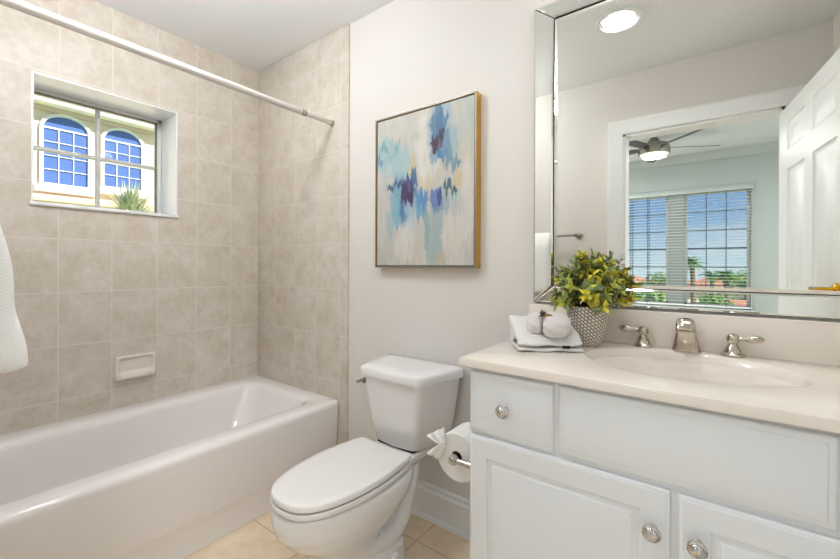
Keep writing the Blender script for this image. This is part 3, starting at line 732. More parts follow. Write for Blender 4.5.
bm = B(); box(bm, PX0 + fwid, PX1 - fwid, -PD + .012, -.002, PZ0 + fwid, PZ1 - fwid); obj('shadow_gap', bm, M['dark'], art, label='dark gap between canvas and frame')
cx0, cx1, cz0, cz1 = PX0 + .0115, PX1 - .0115, PZ0 + .0115, PZ1 - .0115
NU, NV = 170, 220
rs = np.random.RandomState(7)
def vnoise(nu, nv, fu, fv):
    g_ = rs.rand(fv + 2, fu + 2); U = np.linspace(0, fu, nu, endpoint=False); V = np.linspace(0, fv, nv, endpoint=False)
    ui, vi = U.astype(int), V.astype(int); uf, vf = U - ui, V - vi; uf = uf * uf * (3 - 2 * uf); vf = vf * vf * (3 - 2 * vf)
    a = g_[np.ix_(vi, ui)]; b = g_[np.ix_(vi, ui + 1)]; c = g_[np.ix_(vi + 1, ui)]; d_ = g_[np.ix_(vi + 1, ui + 1)]
    return (a * (1 - uf) + b * uf) * (1 - vf)[:, None] + (c * (1 - uf) + d_ * uf) * vf[:, None]
STROKES = []
#STROKES_BEGIN
STROKES = [(0.915, 0.874, 0.1029, 0.2043, 0, (188, 196, 186), 0.75), (0.175, 0.899, 0.1801, 0.0851, 0.2, (214, 210, 196), 0.8), (0.463, 0.848, 0.0827, 0.034, 0.2, (196, 192, 168), 0.7),
    (0.21, 0.948, 0.2206, 0.0454, 0, (206, 208, 200), 0.6), (0.682, 1.026, 0.1103, 0.0567, 0, (210, 206, 196), 0.5), (0.094, 0.762, 0.1415, 0.0922, 0.3, (160, 192, 196), 0.85),
    (0.057, 0.8, 0.0901, 0.0709, 0.5, (176, 206, 208), 0.7), (0.301, 0.681, 0.1103, 0.0794, 0, (168, 200, 208), 0.8), (0.176, 0.648, 0.1801, 0.0454, 0, (176, 204, 208), 0.7),
    (0.009, 0.716, 0.0515, 0.0426, 0, (130, 152, 186), 0.8), (0.233, 0.776, 0.0221, 0.0454, -0.6, (120, 176, 176), 0.7), (0.081, 0.811, 0.0193, 0.0638, 0.5, (96, 156, 152), 0.6),
    (0.684, 0.84, 0.1195, 0.1844, 0, (156, 180, 192), 0.65), (0.654, 0.87, 0.0551, 0.1135, 0, (84, 118, 150), 0.9), (0.654, 0.93, 0.0276, 0.0454, 0, (96, 136, 156), 0.9),
    (0.702, 0.879, 0.0551, 0.0567, -0.4, (70, 112, 150), 0.8), (0.586, 0.791, 0.023, 0.1248, 0, (110, 144, 172), 0.75), (0.627, 0.674, 0.0276, 0.0681, 0, (120, 160, 186), 0.7),
    (0.665, 0.767, 0.0506, 0.0567, 0, (44, 38, 56), 0.95), (0.627, 0.742, 0.023, 0.0511, 0, (60, 36, 56), 0.9), (0.704, 0.8, 0.0322, 0.0426, 0.3, (40, 34, 52), 0.9),
    (0.684, 0.753, 0.0165, 0.0355, 0, (130, 120, 140), 0.8), (0.743, 0.732, 0.0276, 0.0794, -0.1, (80, 124, 164), 0.85), (0.704, 0.677, 0.046, 0.0355, 0, (66, 124, 172), 0.9),
    (0.77, 0.655, 0.0276, 0.0624, -0.1, (64, 128, 136), 0.8), (0.827, 0.618, 0.046, 0.034, 0.5, (84, 134, 160), 0.8), (0.779, 0.704, 0.0735, 0.1277, 0, (136, 166, 184), 0.5),
    (0.752, 0.616, 0.0276, 0.0355, 0, (120, 150, 170), 0.7), (0.715, 0.614, 0.0276, 0.0355, 0, (218, 196, 156), 0.8), (0.401, 0.67, 0.0331, 0.0638, 0, (216, 196, 152), 0.85),
    (0.39, 0.611, 0.0441, 0.0284, 0, (222, 204, 160), 0.7), (0.851, 0.932, 0.0276, 0.034, 0.3, (214, 194, 156), 0.7), (0.864, 0.513, 0.0368, 0.0567, 0.1, (216, 192, 146), 0.85),
    (0.925, 0.684, 0.046, 0.0681, 0, (216, 204, 180), 0.5), (0.537, 0.513, 0.0882, 0.0426, 0, (224, 210, 170), 0.6), (0.292, 0.437, 0.1324, 0.1702, 0, (128, 170, 200), 0.7),
    (0.248, 0.427, 0.0441, 0.1418, 0, (120, 176, 188), 0.8), (0.2, 0.538, 0.0901, 0.017, 0.3, (66, 90, 124), 0.85), (0.325, 0.56, 0.0882, 0.0284, 0.1, (70, 92, 140), 0.9),
    (0.347, 0.485, 0.0607, 0.0851, 0, (54, 48, 88), 0.95), (0.314, 0.461, 0.0276, 0.0624, 0, (70, 54, 96), 0.85), (0.392, 0.455, 0.0276, 0.0638, 0, (60, 52, 92), 0.9),
    (0.369, 0.522, 0.0221, 0.0454, 0, (110, 96, 140), 0.7), (0.423, 0.57, 0.0309, 0.0567, 0.2, (70, 112, 152), 0.95), (0.423, 0.609, 0.0276, 0.0355, 0, (84, 124, 158), 0.9),
    (0.281, 0.357, 0.0276, 0.0496, 0, (70, 116, 168), 0.9), (0.305, 0.311, 0.0221, 0.0355, 0, (104, 136, 164), 0.85), (0.456, 0.437, 0.0276, 0.0624, 0.2, (80, 124, 176), 0.85),
    (0.496, 0.396, 0.0551, 0.0851, 0, (104, 158, 200), 0.9), (0.528, 0.426, 0.0441, 0.0426, -0.3, (96, 142, 194), 0.85), (0.487, 0.345, 0.0331, 0.0284, 0, (120, 170, 200), 0.8),
    (0.445, 0.373, 0.0221, 0.0454, 0, (150, 190, 206), 0.7), (0.649, 0.416, 0.0551, 0.0681, 0, (96, 122, 186), 0.92), (0.629, 0.448, 0.0276, 0.0511, 0, (112, 134, 190), 0.8),
    (0.697, 0.418, 0.023, 0.0567, 0.1, (56, 82, 142), 0.9), (0.658, 0.34, 0.0368, 0.0113, 0, (62, 72, 112), 0.85), (0.744, 0.372, 0.0368, 0.0681, 0, (150, 172, 196), 0.7),
    (0.781, 0.467, 0.0551, 0.0284, 0, (64, 96, 104), 0.92), (0.744, 0.488, 0.0276, 0.017, 0.5, (70, 112, 110), 0.9), (0.827, 0.457, 0.023, 0.0284, 0.4, (60, 84, 98), 0.9),
    (0.827, 0.409, 0.046, 0.0397, 0, (168, 200, 196), 0.6), (0.57, 0.277, 0.023, 0.0681, 0, (196, 206, 160), 0.75), (0.55, 0.214, 0.023, 0.1248, 0, (130, 168, 168), 0.7),
    (0.631, 0.186, 0.0827, 0.1702, 0, (160, 182, 182), 0.72), (0.688, 0.247, 0.046, 0.1135, 0, (170, 186, 190), 0.6), (0.601, 0.068, 0.0551, 0.0681, 0, (170, 190, 190), 0.6),
    (0.156, 0.284, 0.0386, 0.0851, 0.1, (164, 192, 202), 0.75), (0.145, 0.203, 0.0221, 0.0567, 0, (180, 200, 206), 0.7), (0.392, 0.285, 0.0331, 0.0794, 0, (180, 212, 214), 0.7),
    (0.226, 0.348, 0.0441, 0.0993, 0, (140, 186, 200), 0.7), (0.699, 0.048, 0.0551, 0.034, 0.2, (204, 184, 148), 0.75), (0.467, 0.102, 0.0662, 0.0993, 0, (216, 206, 188), 0.6),
    (0.099, 0.074, 0.0882, 0.0709, 0.2, (198, 198, 184), 0.7), (0.013, 0.179, 0.0515, 0.0851, 0, (206, 204, 196), 0.6), (0.838, 0.186, 0.1287, 0.1248, 0, (226, 220, 208), 0.7),
    (0.943, 0.387, 0.0551, 0.227, 0, (226, 220, 210), 0.6), (0.327, 0.138, 0.0993, 0.1135, 0, (228, 224, 216), 0.7), (0.928, 0.123, 0.0551, 0.0567, 0, (206, 200, 190), 0.5),
    (0.526, 0.776, 0.0643, 0.2128, 0, (228, 224, 214), 0.7), (0.577, 0.591, 0.0882, 0.0397, 0, (226, 222, 214), 0.7)]
#STROKES_END
uu_, vv_ = np.meshgrid(np.linspace(0, 1, NU), np.linspace(0, 1, NV))
img = np.ones((NV, NU, 3)) * np.array([208, 203, 194.])
for col, k in (((200, 205, 205), .55), ((232, 226, 214), .6), ((210, 198, 180), .4)):
    nz = .6 * vnoise(NU, NV, 6, 5) + .4 * vnoise(NU, NV, 18, 9); a = np.clip((nz - .5) * 4, 0, 1)[..., None] * k; img = img * (1 - a) + np.array(col) * a
bristle = vnoise(NU, NV, 85, 14) * .5 + vnoise(NU, NV, 40, 6) * .5
wob1 = .6 * vnoise(NU, NV, 9, 26) + .4 * vnoise(NU, NV, 20, 60) - .5; wob2 = .3 * vnoise(NU, NV, 16, 10) + .7 * vnoise(NU, NV, 75, 5) - .5
for su, sv, hw, hh, ang, col, al in STROKES:
    c_, s_ = cos(ang), sin(ang); du = (uu_ - su) * .56 + wob1 * .022; dv = (vv_ - sv) * .72 + wob2 * .085
    x = (du * c_ + dv * s_) / (hw * .56); y = (-du * s_ + dv * c_) / (hh * .72)
    d_ = np.sqrt(np.abs(x) ** 2.6 + np.abs(y) ** 2.6)
    a = np.clip((1.2 - d_) * 3.4, 0, 1) * al * np.clip(.55 + bristle * 1.0, 0, 1)
    img = img * (1 - a[..., None]) + np.array(col) * a[..., None]
img += (bristle[..., None] - .5) * 14 + (rs.rand(NV, NU, 1) - .5) * 6
img = np.clip(img * .92, 0, 255) / 255; lin = np.where(img <= .04045, img / 12.92, ((img + .055) / 1.055) ** 2.4)
bm = B(); grid = []
offv = OFF[art.name]
relief = (bristle - .5) * .0012
for j in range(NV):
    grid.append([bm.verts.new((cx0 + (cx1 - cx0) * i / (NU - 1), -PD + .004 + relief[j, i], cz0 + (cz1 - cz0) * j / (NV - 1))) for i in range(NU)])
for j in range(NV - 1):
    for i in range(NU - 1): bm.faces.new((grid[j][i], grid[j][i + 1], grid[j + 1][i + 1], grid[j + 1][i]))
cv = obj('canvas', bm, cm, art, recalc=False, sharp=80)
ca = cv.data.color_attributes.new('paint', 'FLOAT_COLOR', 'POINT')
ca.data.foreach_set('color', np.concatenate([lin, np.ones((NV, NU, 1))], 2).reshape(-1).astype(np.float32))

# ------------------------------------------------------------------ fabrics
def terry(name, col, scale=900, rib=0, bstr=.6):
    m = mat(name, col, .95, sheen=.3, spec=.1); N, L = nodes(m); b = N['Principled BSDF']
    g = N.new('ShaderNodeNewGeometry'); n = N.new('ShaderNodeTexNoise'); n.inputs['Scale'].default_value = scale; n.inputs['Detail'].default_value = 3
    L.new(g.outputs['Position'], n.inputs['Vector']); h = n.outputs['Fac']
    if rib:
        w = N.new('ShaderNodeTexWave'); w.wave_type = 'BANDS'; w.bands_direction = 'DIAGONAL'; w.inputs['Scale'].default_value = rib; w.inputs['Distortion'].default_value = .6
        L.new(g.outputs['Position'], w.inputs['Vector'])
        a = N.new('ShaderNodeMath'); a.operation = 'MULTIPLY_ADD'; a.inputs[1].default_value = .5; L.new(h, a.inputs[0]); L.new(w.outputs['Fac'], a.inputs[2]); h = a.outputs[0]
    bp = N.new('ShaderNodeBump'); bp.inputs['Strength'].default_value = bstr; bp.inputs['Distance'].default_value = .004
    L.new(h, bp.inputs['Height']); L.new(bp.outputs['Normal'], b.inputs['Normal']); return m
M['terry'] = terry('white_terry', '#eeebe6', 700)
M['rib'] = terry('white_ribbed_terry', '#fbfaf7', 800, 105, .22)
M['knit'] = terry('soft_white_knit', '#e6dedb', 260, 0, 1.0)

# towel bar and hanging towel on the front wall
BYB, BZB = YF + .078, 1.366
bar = thing('towel_bar', 'brushed nickel towel bar on the wall beside the doorway, seen in the mirror', 'towel bar', (1.43, YF, BZB))
for x in (1.657, 1.205):
    bm = B(); lathe(bm, [(.024, 0.0005), (.024, .006), (.018, .012), (.011, .016), (.010, .06), (.013, .066), (.016, .078), (.013, .09), (.004, .094)], (x, YF, BZB), 'Y', 24); obj('bracket', bm, M['nickel'], bar)
bm = B(); tube(bm, [(1.205, BYB, BZB), (1.657, BYB, BZB)], .0085, 16); obj('rail', bm, M['nickel'], bar)
bm = B(); tx0, tx1 = 1.16, 1.486
prof = [(-.020, .985), (-.024, 1.05), (-.024, 1.2), (-.02, 1.32), (-.012, BZB + .018), (.0, BZB + .027), (.022, BZB + .016), (.055, 1.345), (.081, 1.295), (.095, 1.23), (.108, 1.13), (.121, 1.03), (.128, .972), (.122, .957), (.09, .953), (.04, .958), (.0, .966)]
prof = [(p.x, p.y) for p in smoothpath([(a, b, 0) for a, b in prof] + [(-.020, .985, 0)], 4)[:-1]]
pc = (sum(p[0] for p in prof) / len(prof), sum(p[1] for p in prof) / len(prof))
rings = []
for x, f in ((tx0, .55), (tx0 + .004, .8), (tx0 + .014, .94), (tx0 + .03, 1), (tx0 + .09, 1.015), (tx0 + .16, .99), (tx0 + .23, 1.012), (tx1 - .035, 1), (tx1 - .016, .965), (tx1 - .005, .88), (tx1, .76), (tx1 + .001, .5), (tx1 + .0005, .15)):
    rings.append([(x, BYB + pc[0] + (a - pc[0]) * f + .003 * sin(b * 40 + x * 30) * (a > .03), pc[1] + (b - pc[1]) * (1 - (1 - f) * .30)) for a, b in prof])
loft(bm, rings)
simple('hanging_towel', bm, M['rib'], 'white ribbed towel hanging from the towel bar at the left edge of the photo', 'towel', sharp=80)

# folded hand towel on the counter (local frame: x along its front edge, y towards the back, z up)
TA = math.atan2(.108, .158)
tow = thing('folded_towel', 'white folded hand towel on the left end of the countertop', 'towel', (1.985, -.372, CZ + .0005), rotz=TA)
TWD, TDP = .192, .165
def towel_layer(bm, x0, x1, y0, y1, zf, zb, th, seed):
    """one folded layer: doubled sheet with a rounded fold at the front (y0); zf/zb = underside heights front/back"""
    nx, ny = 14, 16
    def zb_(y): return zf + (zb - zf) * ((y - y0) / (y1 - y0)) ** .8
    path = []
    for j in range(ny + 1):
        y = y1 - (y1 - y0 - th) * j / ny; path.append((y, zb_(y) + th * .28))
    for a in np.linspace(-pi / 2, pi / 2, 7)[1:-1]: path.append((y0 + th - th * cos(a) * .9, zb_(y0) + th * .5 + th * .24 * 1.1 * sin(a)))
    for j in range(ny + 1):
        y = y0 + th + (y1 - y0 - th) * j / ny; path.append((y, zb_(y) + th * .76))
    rows = []
    for y, z in path:
        rows.append([(x0 + (x1 - x0) * i / nx, y + .003 * sin(i * .9 + seed) , z + .0016 * sin(i * .8 + y * 40 + seed)) for i in range(nx + 1)])
    V = [[bm.verts.new(p) for p in r] for r in rows]
    for a, b in zip(V[:-1], V[1:]):
        for i in range(nx): bm.faces.new((a[i], a[i + 1], b[i + 1], b[i]))
for i, (th, zf, zb, yy) in enumerate(((.012, .000, .002, 0.0), (.021, .0125, .068, .002))):
    bm = B(); towel_layer(bm, .0 + .002 * i, TWD - .003 * i, yy, TDP, zf, zb, th, i * 2.0)
    o = obj('fold', bm, M['terry'], tow, world=False, sharp=80)
    sf = o.modifiers.new('thickness', 'SOLIDIFY'); sf.thickness = th * .42; sf.offset = 0
    sb = o.modifiers.new('sub', 'SUBSURF'); sb.levels = 1; sb.render_levels = 1
# plump roll of the towel at the back, under the top flap
bm = B(); R = []
for x in np.linspace(.006, TWD - .006, 9):
    e = 1 - .12 * abs(x / TWD - .5) ** 3 * 8
    R.append([(x, .118 + .042 * cos(2 * pi * q / 24) * e, .040 + .026 * sin(2 * pi * q / 24) * e) for q in range(24)])
loft(bm, R); o = obj('rolled_back', bm, M['terry'], tow, world=False, sharp=60)
bm = B(); box(bm, .128, .150, -.0025, .004, .0125, .0195, .001); obj('care_label', bm, mat('black_label', '#1d1c1f', .7), tow, world=False, label='small black label on the fold')

# tied fluffy bundle on the towel
fwd2 = Vector((-.6, .8, 0))
bun = thing('tied_bundle', 'fluffy white bundle tied around the middle with a dark sprig, on the folded towel', 'bundle', (2.032, -.268, CZ + .049), rotz=TA - .25)
bun.rotation_euler = (radians(17), 0, TA - .25)
def puff(bm, c, r, seed, sq=1.0):
    t = bmesh.new(); bmesh.ops.create_icosphere(t, subdivisions=4, radius=1)
    rg = random.Random(seed); ph = [rg.random() * 6 for _ in range(6)]
    for v in t.verts:
        p = v.co.copy(); s = 1 + .035 * sin(p.x * 9 + ph[0]) * sin(p.y * 8 + ph[1]) + .03 * sin(p.z * 11 + ph[2] + p.x * 4)
        q = Vector([math.copysign(abs(k) ** .8, k) for k in p]); v.co = Vector((c[0] + q.x * r[0] * s, c[1] + q.y * r[1] * s, c[2] + q.z * r[2] * s))
    merge(bm, t)
bm = B(); puff(bm, (-.032, .002, .028), (.026, .044, .029), 1); obj('small_end', bm, M['knit'], bun, world=False, sharp=80)
bm = B(); puff(bm, (.026, -.008, .029), (.044, .050, .032), 2); obj('large_end', bm, M['knit'], bun, world=False, sharp=80)
bm = B()
pts = [(-.011, .036 * cos(a) - .003, .030 + .028 * sin(a)) for a in np.linspace(0, 2 * pi, 28)]; tube(bm, pts, .0022, 6)
obj('twine', bm, mat('grey_twine', '#8f8780', .9), bun, world=False, label='grey twine round the middle')
bm = B(); rg = random.Random(5)
for i in range(26):
    a = rg.random() * 2 * pi; l = .010 + rg.random() * .012; e = rg.random() * 1.1
    d = Vector((cos(a) * cos(e), sin(a) * cos(e), sin(e))); p = Vector((-.010, -.006, .058)); tube(bm, [p, p + d * l * .5, p + d * l], [.0016, .0018, .0005], 5)
obj('sprig', bm, mat('dark_dried_sprig', '#4a4038', .9), bun, world=False, label='dark dried sprig')
bm = B(); tube(bm, [(-.004, -.008, .060), (.008, -.012, .063), (.017, -.014, .062)], [.003, .004, .002], 8); obj('tag', bm, mat('tan_bark', '#b98f4e', .8), bun, world=False, label='tan piece of bark')

# ------------------------------------------------------------------ potted plant
PCX, PCY = 2.116, -.135
plant = thing('potted_plant', 'bushy green and yellow artificial plant in a woven-pattern pot on the countertop', 'plant', (PCX, PCY, CZ))
def pot_mat():
    m = bpy.data.materials.new('woven_pattern_pot'); m.use_nodes = True; N, L = nodes(m); b = N['Principled BSDF']
    tc = N.new('ShaderNodeTexCoord'); s = N.new('ShaderNodeSeparateXYZ'); L.new(tc.outputs['Object'], s.inputs[0])
    def mth(op, a, bb=None, c=None):
        n = N.new('ShaderNodeMath'); n.operation = op
        for i, q in enumerate((a, bb, c)):
            if q is None: continue
            if isinstance(q, (int, float)): n.inputs[i].default_value = q
            else: L.new(q, n.inputs[i])
        return n.outputs[0]
    an = mth('ARCTAN2', s.outputs['Y'], s.outputs['X'])
    z = s.outputs['Z']
    u = mth('MULTIPLY_ADD', an, .058 * .77, mth('MULTIPLY', z, -.64)); v = mth('MULTIPLY_ADD', z, .77, mth('MULTIPLY', an, .058 * .64))
    c = N.new('ShaderNodeCombineXYZ'); L.new(mth('ADD', u, 2.0), c.inputs[0]); L.new(mth('ADD', v, 2.0), c.inputs[1])
    br = N.new('ShaderNodeTexBrick'); br.offset = .5; br.inputs['Scale'].default_value = 1
    br.inputs['Brick Width'].default_value = .0125; br.inputs['Row Height'].default_value = .0088; br.inputs['Mortar Size'].default_value = .0019; br.inputs['Mortar Smooth'].default_value = .3
    br.inputs['Color1'].default_value = (*srgb('#ece6dd'), 1); br.inputs['Color2'].default_value = (*srgb('#e4ddd2'), 1); br.inputs['Mortar'].default_value = (*srgb('#8d7c69'), 1)
    L.new(c.outputs[0], br.inputs['Vector']); L.new(br.outputs['Color'], b.inputs['Base Color']); b.inputs['Roughness'].default_value = .5
    bp = N.new('ShaderNodeBump'); bp.invert = True; bp.inputs['Distance'].default_value = .002; bp.inputs['Strength'].default_value = .6
    L.new(br.outputs['Fac'], bp.inputs['Height']); L.new(bp.outputs['Normal'], b.inputs['Normal']); return m
bm = B(); lathe(bm, [(.033, .0005), (.0385, .002), (.046, .018), (.055, .047), (.0595, .08), (.060, .10), (.0585, .123), (.0565, .1255), (.0535, .123), (.0535, .105), (.02, .104), (.001, .104)], (PCX, PCY, CZ), 'Z', 48); obj('pot', bm, pot_mat(), plant)
rg = random.Random(11)
stems = B(); leaves = B(); lcol = leaves.loops.layers.float_color.new('leaf')
GREENS = ['#8b9a62', '#98a866', '#7a8a5e', '#a6b05e', '#b6bb56', '#c8c54c', '#6b7a58', '#bdbf56']
YEL = ['#e4da40', '#ece24e', '#dccf3c', '#d2bf44']
def leaf_at(p, d, n_, ln, wd, col, bend):
    d = d.normalized(); side = d.cross(n_).normalized(); nn = side.cross(d).normalized(); rows = []
    for f, w in ((0, .06), (.18, .62), (.4, 1.0), (.65, .85), (.85, .45), (1.0, .02)):
        c = p + d * ln * f + nn * (-bend * f * f * ln)
        rows.append([leaves.verts.new(c - side * wd * w + nn * .12 * wd * w), leaves.verts.new(c), leaves.verts.new(c + side * wd * w + nn * .12 * wd * w)])
    for a, b in zip(rows[:-1], rows[1:]):
        for i in range(2):
            fc = leaves.faces.new((a[i], a[i + 1], b[i + 1], b[i]))
            for lp in fc.loops: lp[lcol] = (*col, 1)
for k in range(92):
    a = rg.random() * 2 * pi; el_ = math.acos(1 - rg.random() * 1.02); el_ = min(el_, 1.62)
    d = Vector((sin(el_) * cos(a), sin(el_) * sin(a), cos(el_)))
    ext = .088 + rg.random() * .030
    L_ = Vector((d.x * ext * .95 - .004, d.y * ext * .92, .024 + d.z * ext * 1.52))
    base = Vector((PCX + d.x * .03, PCY + d.y * .03, CZ + .105)); tip = Vector((PCX, PCY, CZ + .105)) + L_
    if tip.y > -.03: tip.y = -.03 - rg.random() * .02
    mid = (base + tip) / 2 + Vector((0, 0, .02)); path = smoothpath([base, mid, tip], 5)
    tube(stems, path, .0012, 5)
    yellow = rg.random() < (.5 if d.x > -.05 else .16)
    m_ = len(path)
    for q in range(3, m_):
        p = path[q]; t_ = (path[min(q + 1, m_ - 1)] - path[q - 1]).normalized()
        for s in ((-1, 1) if q < m_ - 1 else (-1, 1, 0)):
            ax = t_.cross(Vector((0, 0, 1))); ax = ax.normalized() if ax.length > .05 else Vector((1, 0, 0))
            ax = Matrix.Rotation(rg.random() * 2.2 - 1.1 + q * 1.2, 3, t_) @ ax
            dd = t_ * (.55 if s else 1) + ax * s * .9 + Vector((rg.uniform(-.25, .25), rg.uniform(-.25, .25), rg.uniform(-.1, .3)))
            nn = t_ + Vector((rg.uniform(-.3, .3), rg.uniform(-.3, .3), .5))
            ln = rg.uniform(.019, .031)
            if p.y + dd.normalized().y * ln > -.026: continue
            c = srgb(rg.choice(YEL if yellow and rg.random() < .8 else GREENS)); v_ = rg.uniform(.8, 1.15)
            leaf_at(p, dd, nn, ln, ln * rg.uniform(.24, .32), tuple(min(1, x * v_) for x in c), rg.uniform(.05, .4))
lm = mat('plant_leaves', '#7d8a52', .55); N, L = nodes(lm); at = N.new('ShaderNodeAttribute'); at.attribute_name = 'leaf'; L.new(at.outputs['Color'], N['Principled BSDF'].inputs['Base Color'])
obj('stems', stems, mat('plant_stems', '#6d6a3c', .7), plant)
obj('foliage', leaves, lm, plant, recalc=False, sharp=80)
bm = B(); lathe(bm, [(.001, .1045), (.053, .1045), (.05, .110), (.001, .112)], (PCX, PCY, CZ), 'Z', 24); obj('soil', bm, mat('dark_moss', '#4c4a30', .95, bump=.5, bscale=200), plant)

# ------------------------------------------------------------------ outside the small window: neighbour's house
NX = -7.2
nh = thing('neighbor_house', 'cream stucco house with two arched windows outside the small window', 'house', (NX, .8, -3))
ARW = [(.11, .735, 2.62), (.985, 1.61, 2.70)]
def arch(y0, y1, zb, zs, zt, ins=0, n=14):
    c = (y0 + y1) / 2; r = (y1 - y0) / 2 - ins
    return [(y0 + ins, zb + ins), (y1 - ins, zb + ins)] + [(c + r * cos(pi * i / n), zs + (zt - zs - ins) * sin(pi * i / n)) for i in range(n + 1)]
bm = B(); box(bm, NX - 6, NX, -7, 9, -3, 4.25); obj('wall', bm, M['stucco'], nh)
bm = B(); loft(bm, [[(NX - .3, y, 4.22), (NX + .30, y, 4.05), (NX + .34, y, 4.10), (NX + .34, y, 4.24), (NX - 3, y, 5.6), (NX - 6.3, y, 4.24)] for y in (-7.2, 9.2)]); obj('roof', bm, M['roof'], nh)
bm = B(); box(bm, NX + .0, NX + .30, -7.1, 9.1, 3.99, 4.12, .01); obj('eave', bm, M['extwhite'], nh, label='white eave board')
bm = B(); box(bm, NX + .0, NX + .05, -7.0, 9.0, 3.90, 3.99, .01); obj('frieze', bm, mat('shade_tinted_trim', '#dcc4b4', .8), nh, label='pinkish band under the eave, with the shade in its colour')  # shade below the eave put into the band's colour
for y0, y1, zb in ARW:
    f = B(); zs, zt = 3.62, 3.86
    oA, iA = arch(y0 - .05, y1 + .05, zb - .05, zs, zt + .05), arch(y0, y1, zb, zs, zt)
    loft(f, [[(NX, *p) for p in oA], [(NX + .05, *p) for p in oA], [(NX + .05, *p) for p in iA], [(NX + .005, *p) for p in iA]], False, False)
    box(f, NX, NX + .11, y0 - .12, y1 + .12, zb - .17, zb - .05, .01)
    wn = obj('arched_window', f, M['extwhite'], nh)
    g2 = B(); g2.faces.new([g2.verts.new((NX + .012, *p)) for p in iA]); obj('pane', g2, M['extglass'], wn, recalc=False)
    g2 = B()
    for q in (1, 2): yq = y0 + (y1 - y0) * q / 3; box(g2, NX + .012, NX + .03, yq - .006, yq + .006, zb, zs)
    for q in range(1, 5):
        zq = zb + (zs - zb) * q / 4; hh = .014 if q in (4,) else .006; box(g2, NX + .012, NX + .032, y0, y1, zq - hh, zq + hh)
    obj('muntins', g2, M['extwhite'], wn)
bm = B(); box(bm, NX + .0, NX + .12, -7, 9, 2.28, 2.40, .01); obj('ledge', bm, mat('peach_ledge', '#ecd0b0', .8), nh, label='peach ledge under the windows')
# spiky plant in front of the neighbour's wall, in a planter on the ledge roof
bm = B(); rg = random.Random(3)
gx, gy, gz = -6.2, 1.12, 2.06
for i in range(230):
    a = rg.random() * 2 * pi; e = rg.uniform(.15, 1.5); l = rg.uniform(.38, .70); d = Vector((cos(a) * cos(e), sin(a) * cos(e), sin(e)))
    p = Vector((gx + rg.uniform(-.08, .08), gy + rg.uniform(-.12, .12), gz)); side = d.cross(Vector((0, 0, 1))).normalized() * .013
    q1, q2 = p + d * l * .5 + Vector((0, 0, .03)), p + d * l - Vector((0, 0, .06 * (1.5 - e)))
    up = Vector((0, 0, .004))
    rings = [[p - side, p + side, p + up], [q1 - side, q1 + side, q1 + up], [q2 - side * .1, q2 + side * .1, q2 + up * .2]]
    loft(bm, rings)
sp = thing('spiky_shrub', 'spiky grey-green shrub outside the small window in front of the cream house', 'shrub', (gx, gy, -3))
obj('blades', bm, M['spiky'], sp)
bm = B(); rgt = random.Random(9)
tube(bm, smoothpath([(gx + .02, gy, -3), (gx - .04, gy + .03, -1), (gx + .02, gy - .02, .6), (gx, gy, 1.93)], 5), .055, 9); obj('trunk', bm, M['bark'], sp)

# ------------------------------------------------------------------ outside the bedroom windows
bm = B(); box(bm, -60, 90, -160, 40, -3.3, -3.0)
simple('ground', bm, M['lawn'], 'grassy ground far below the bedroom windows', 'ground', 'structure')
def far_house(x, y, w, d_, zt, label, group='distant houses with terracotta roofs'):
    t = thing('distant_house', label, 'house', (x, y, -3), group)
    g = B(); box(g, x - w / 2, x + w / 2, y - d_ / 2, y + d_ / 2, -3, zt - 1.1); obj('wall', g, M['house'], t)
    g = B(); o_ = .4; a = [(x - w / 2 - o_, y - d_ / 2 - o_, zt - 1.1), (x + w / 2 + o_, y - d_ / 2 - o_, zt - 1.1), (x + w / 2 + o_, y + d_ / 2 + o_, zt - 1.1), (x - w / 2 - o_, y + d_ / 2 + o_, zt - 1.1)]
    i = min(w, d_) * .42; b = [(x - w / 2 + i, y - d_ / 2 + i, zt), (x + w / 2 - i, y - d_ / 2 + i, zt), (x + w / 2 - i, y + d_ / 2 - i, zt), (x - w / 2 + i, y + d_ / 2 - i, zt)]
    loft(g, [a, b]); obj('roof', g, M['roof'], t)
    for k in range(int(w // 2)):
        g = B(); xx = x - w / 2 + 1 + 2 * k; yf = y + d_ / 2
        box(g, xx - .4, xx + .4, yf, yf + .06, zt - 2.7, zt - 1.6); obj('window', g, M['farglass'], t)
#OUTSIDE_BEGIN
HOUSES = [(3.2, -40, 8, 7, .42, 'far terracotta-roofed house behind the palms in the right bedroom window'), (-7.5, -50, 10, 8, .3, 'far terracotta-roofed house in the left bedroom window'), (14, -46, 9, 7, .4, 'far terracotta-roofed house at the right edge of the bedroom view'), (3.8, -27, 7.5, 5, -.68, 'nearest terracotta-roofed house low in the right bedroom window')]
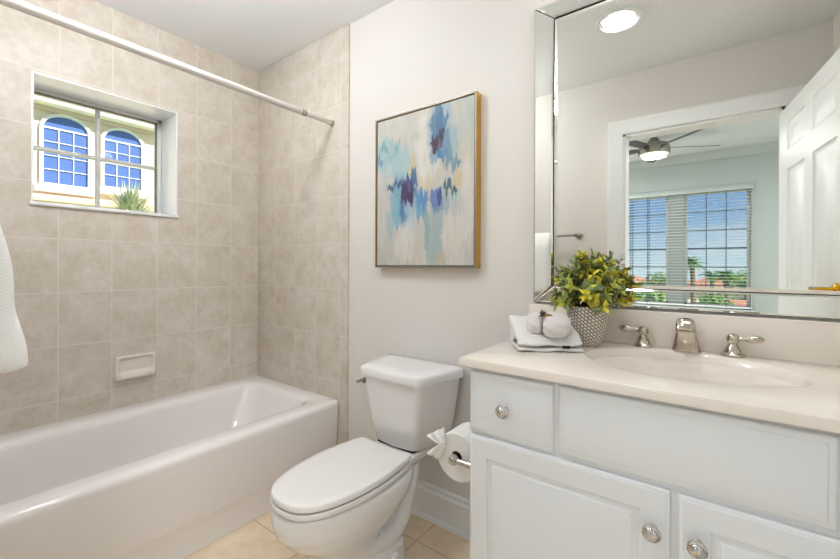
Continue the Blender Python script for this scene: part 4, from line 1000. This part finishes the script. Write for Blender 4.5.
#OUTSIDE_END
for h in HOUSES: far_house(*h)
def tree_mesh(h, r, n, seed, palm):
    rg = random.Random(seed); tr, lf = B(), B()
    if palm:
        tube(tr, [(0, 0, 0), (.08, .02, h * .4), (.05, -.03, h * .75), (0, 0, h)], [.16, .12, .1, .09], 8)
        for i in range(22):
            a = 2 * pi * i / 22 * 1.62; e = rg.uniform(-.35, 1.2); L_ = r * rg.uniform(.85, 1.15)
            pts = [Vector((cos(a) * cos(e) * L_ * f, sin(a) * cos(e) * L_ * f, h + sin(e) * L_ * f - L_ * .55 * f * f)) for f in np.linspace(0, 1, 7)]
            for q in range(1, 7):
                t_ = (pts[q] - pts[q - 1]).normalized(); sd_ = t_.cross(Vector((0, 0, 1))); sd_ = sd_.normalized() if sd_.length > .01 else Vector((1, 0, 0))
                for s in (-1, 1):
                    for w_ in (0, .5):
                        p = pts[q - 1].lerp(pts[q], w_); l = r * .30 * (1 - .55 * q / 7)
                        e_ = p + (sd_ * s * .8 + t_ * .6 - Vector((0, 0, .35))) * l; wv = t_ * l * .16
                        lf.faces.new([lf.verts.new(x) for x in (p - wv, p + wv, e_)])
    else:
        tube(tr, [(0, 0, 0), (.05, .05, h * .35), (-.04, 0, h * .8)], [.14, .1, .05], 8)
        for k in range(n):
            d = Vector((rg.gauss(0, 1), rg.gauss(0, 1), rg.gauss(0, 1))).normalized(); rad = rg.random() ** .4
            p = Vector((d.x * r * rad, d.y * r * rad, h * .72 + d.z * r * .85 * rad)) ; s = r * rg.uniform(.08, .16)
            u_ = Vector((rg.gauss(0, 1), rg.gauss(0, 1), rg.gauss(0, .6))).normalized(); w_ = u_.cross(d); w_ = w_.normalized() if w_.length > .01 else Vector((1, 0, 0))
            lf.faces.new([lf.verts.new(x) for x in (p - u_ * s, p + w_ * s * .5, p + u_ * s, p - w_ * s * .5)])
    return tr, lf
def make_tree(kind, h, r, seed, x, y, label):
    t = thing('palm_tree' if kind else 'leafy_tree', label, 'tree', (0, 0, 0), 'trees outside the bedroom windows')
    tr, lf = tree_mesh(h, r, 620, seed, kind)
    obj('trunk', tr, M['bark'], t, world=False); obj('crown', lf, M['leaf2'] if kind else M['leaf1'], t, world=False, recalc=False, sharp=20)
    t.location = (x, y, -3); return t
TREES = [(1, 4.39, 0.75, 1, 1.56, -20, 'tall palm tree at the left side of the right bedroom window'),
         (0, 4.24, 1.0, 2, -0.6, -30, 'round leafy tree in the left bedroom window, right of the plant'),
         (1, 3.72, 0.75, 3, 2.26, -22.3, 'shorter palm tree right beside the tall palm outside'),
         (1, 3.76, 0.75, 4, 2.74, -18.6, 'palm tree at the right side of the right bedroom window'),
         (0, 4.35, 1.1, 5, 3.98, -32.5, 'leafy tree at the right edge of the right bedroom window'),
         (0, 4.04, 0.8, 7, -0.45, -20, 'leafy tree nearest to the plant in the left bedroom window'),
         (0, 4.01, 0.6, 8, 0.56, -16, 'low leafy tree under the round tree in the left bedroom window'),
         (0, 4.07, 0.55, 10, 2.4, -15, 'low leafy tree between the two shorter palms outside'),
         (0, 4.09, 0.55, 12, -0.07, -15, 'low leafy tree partly hidden by the plant leaves'),]
for a in TREES: make_tree(*a)
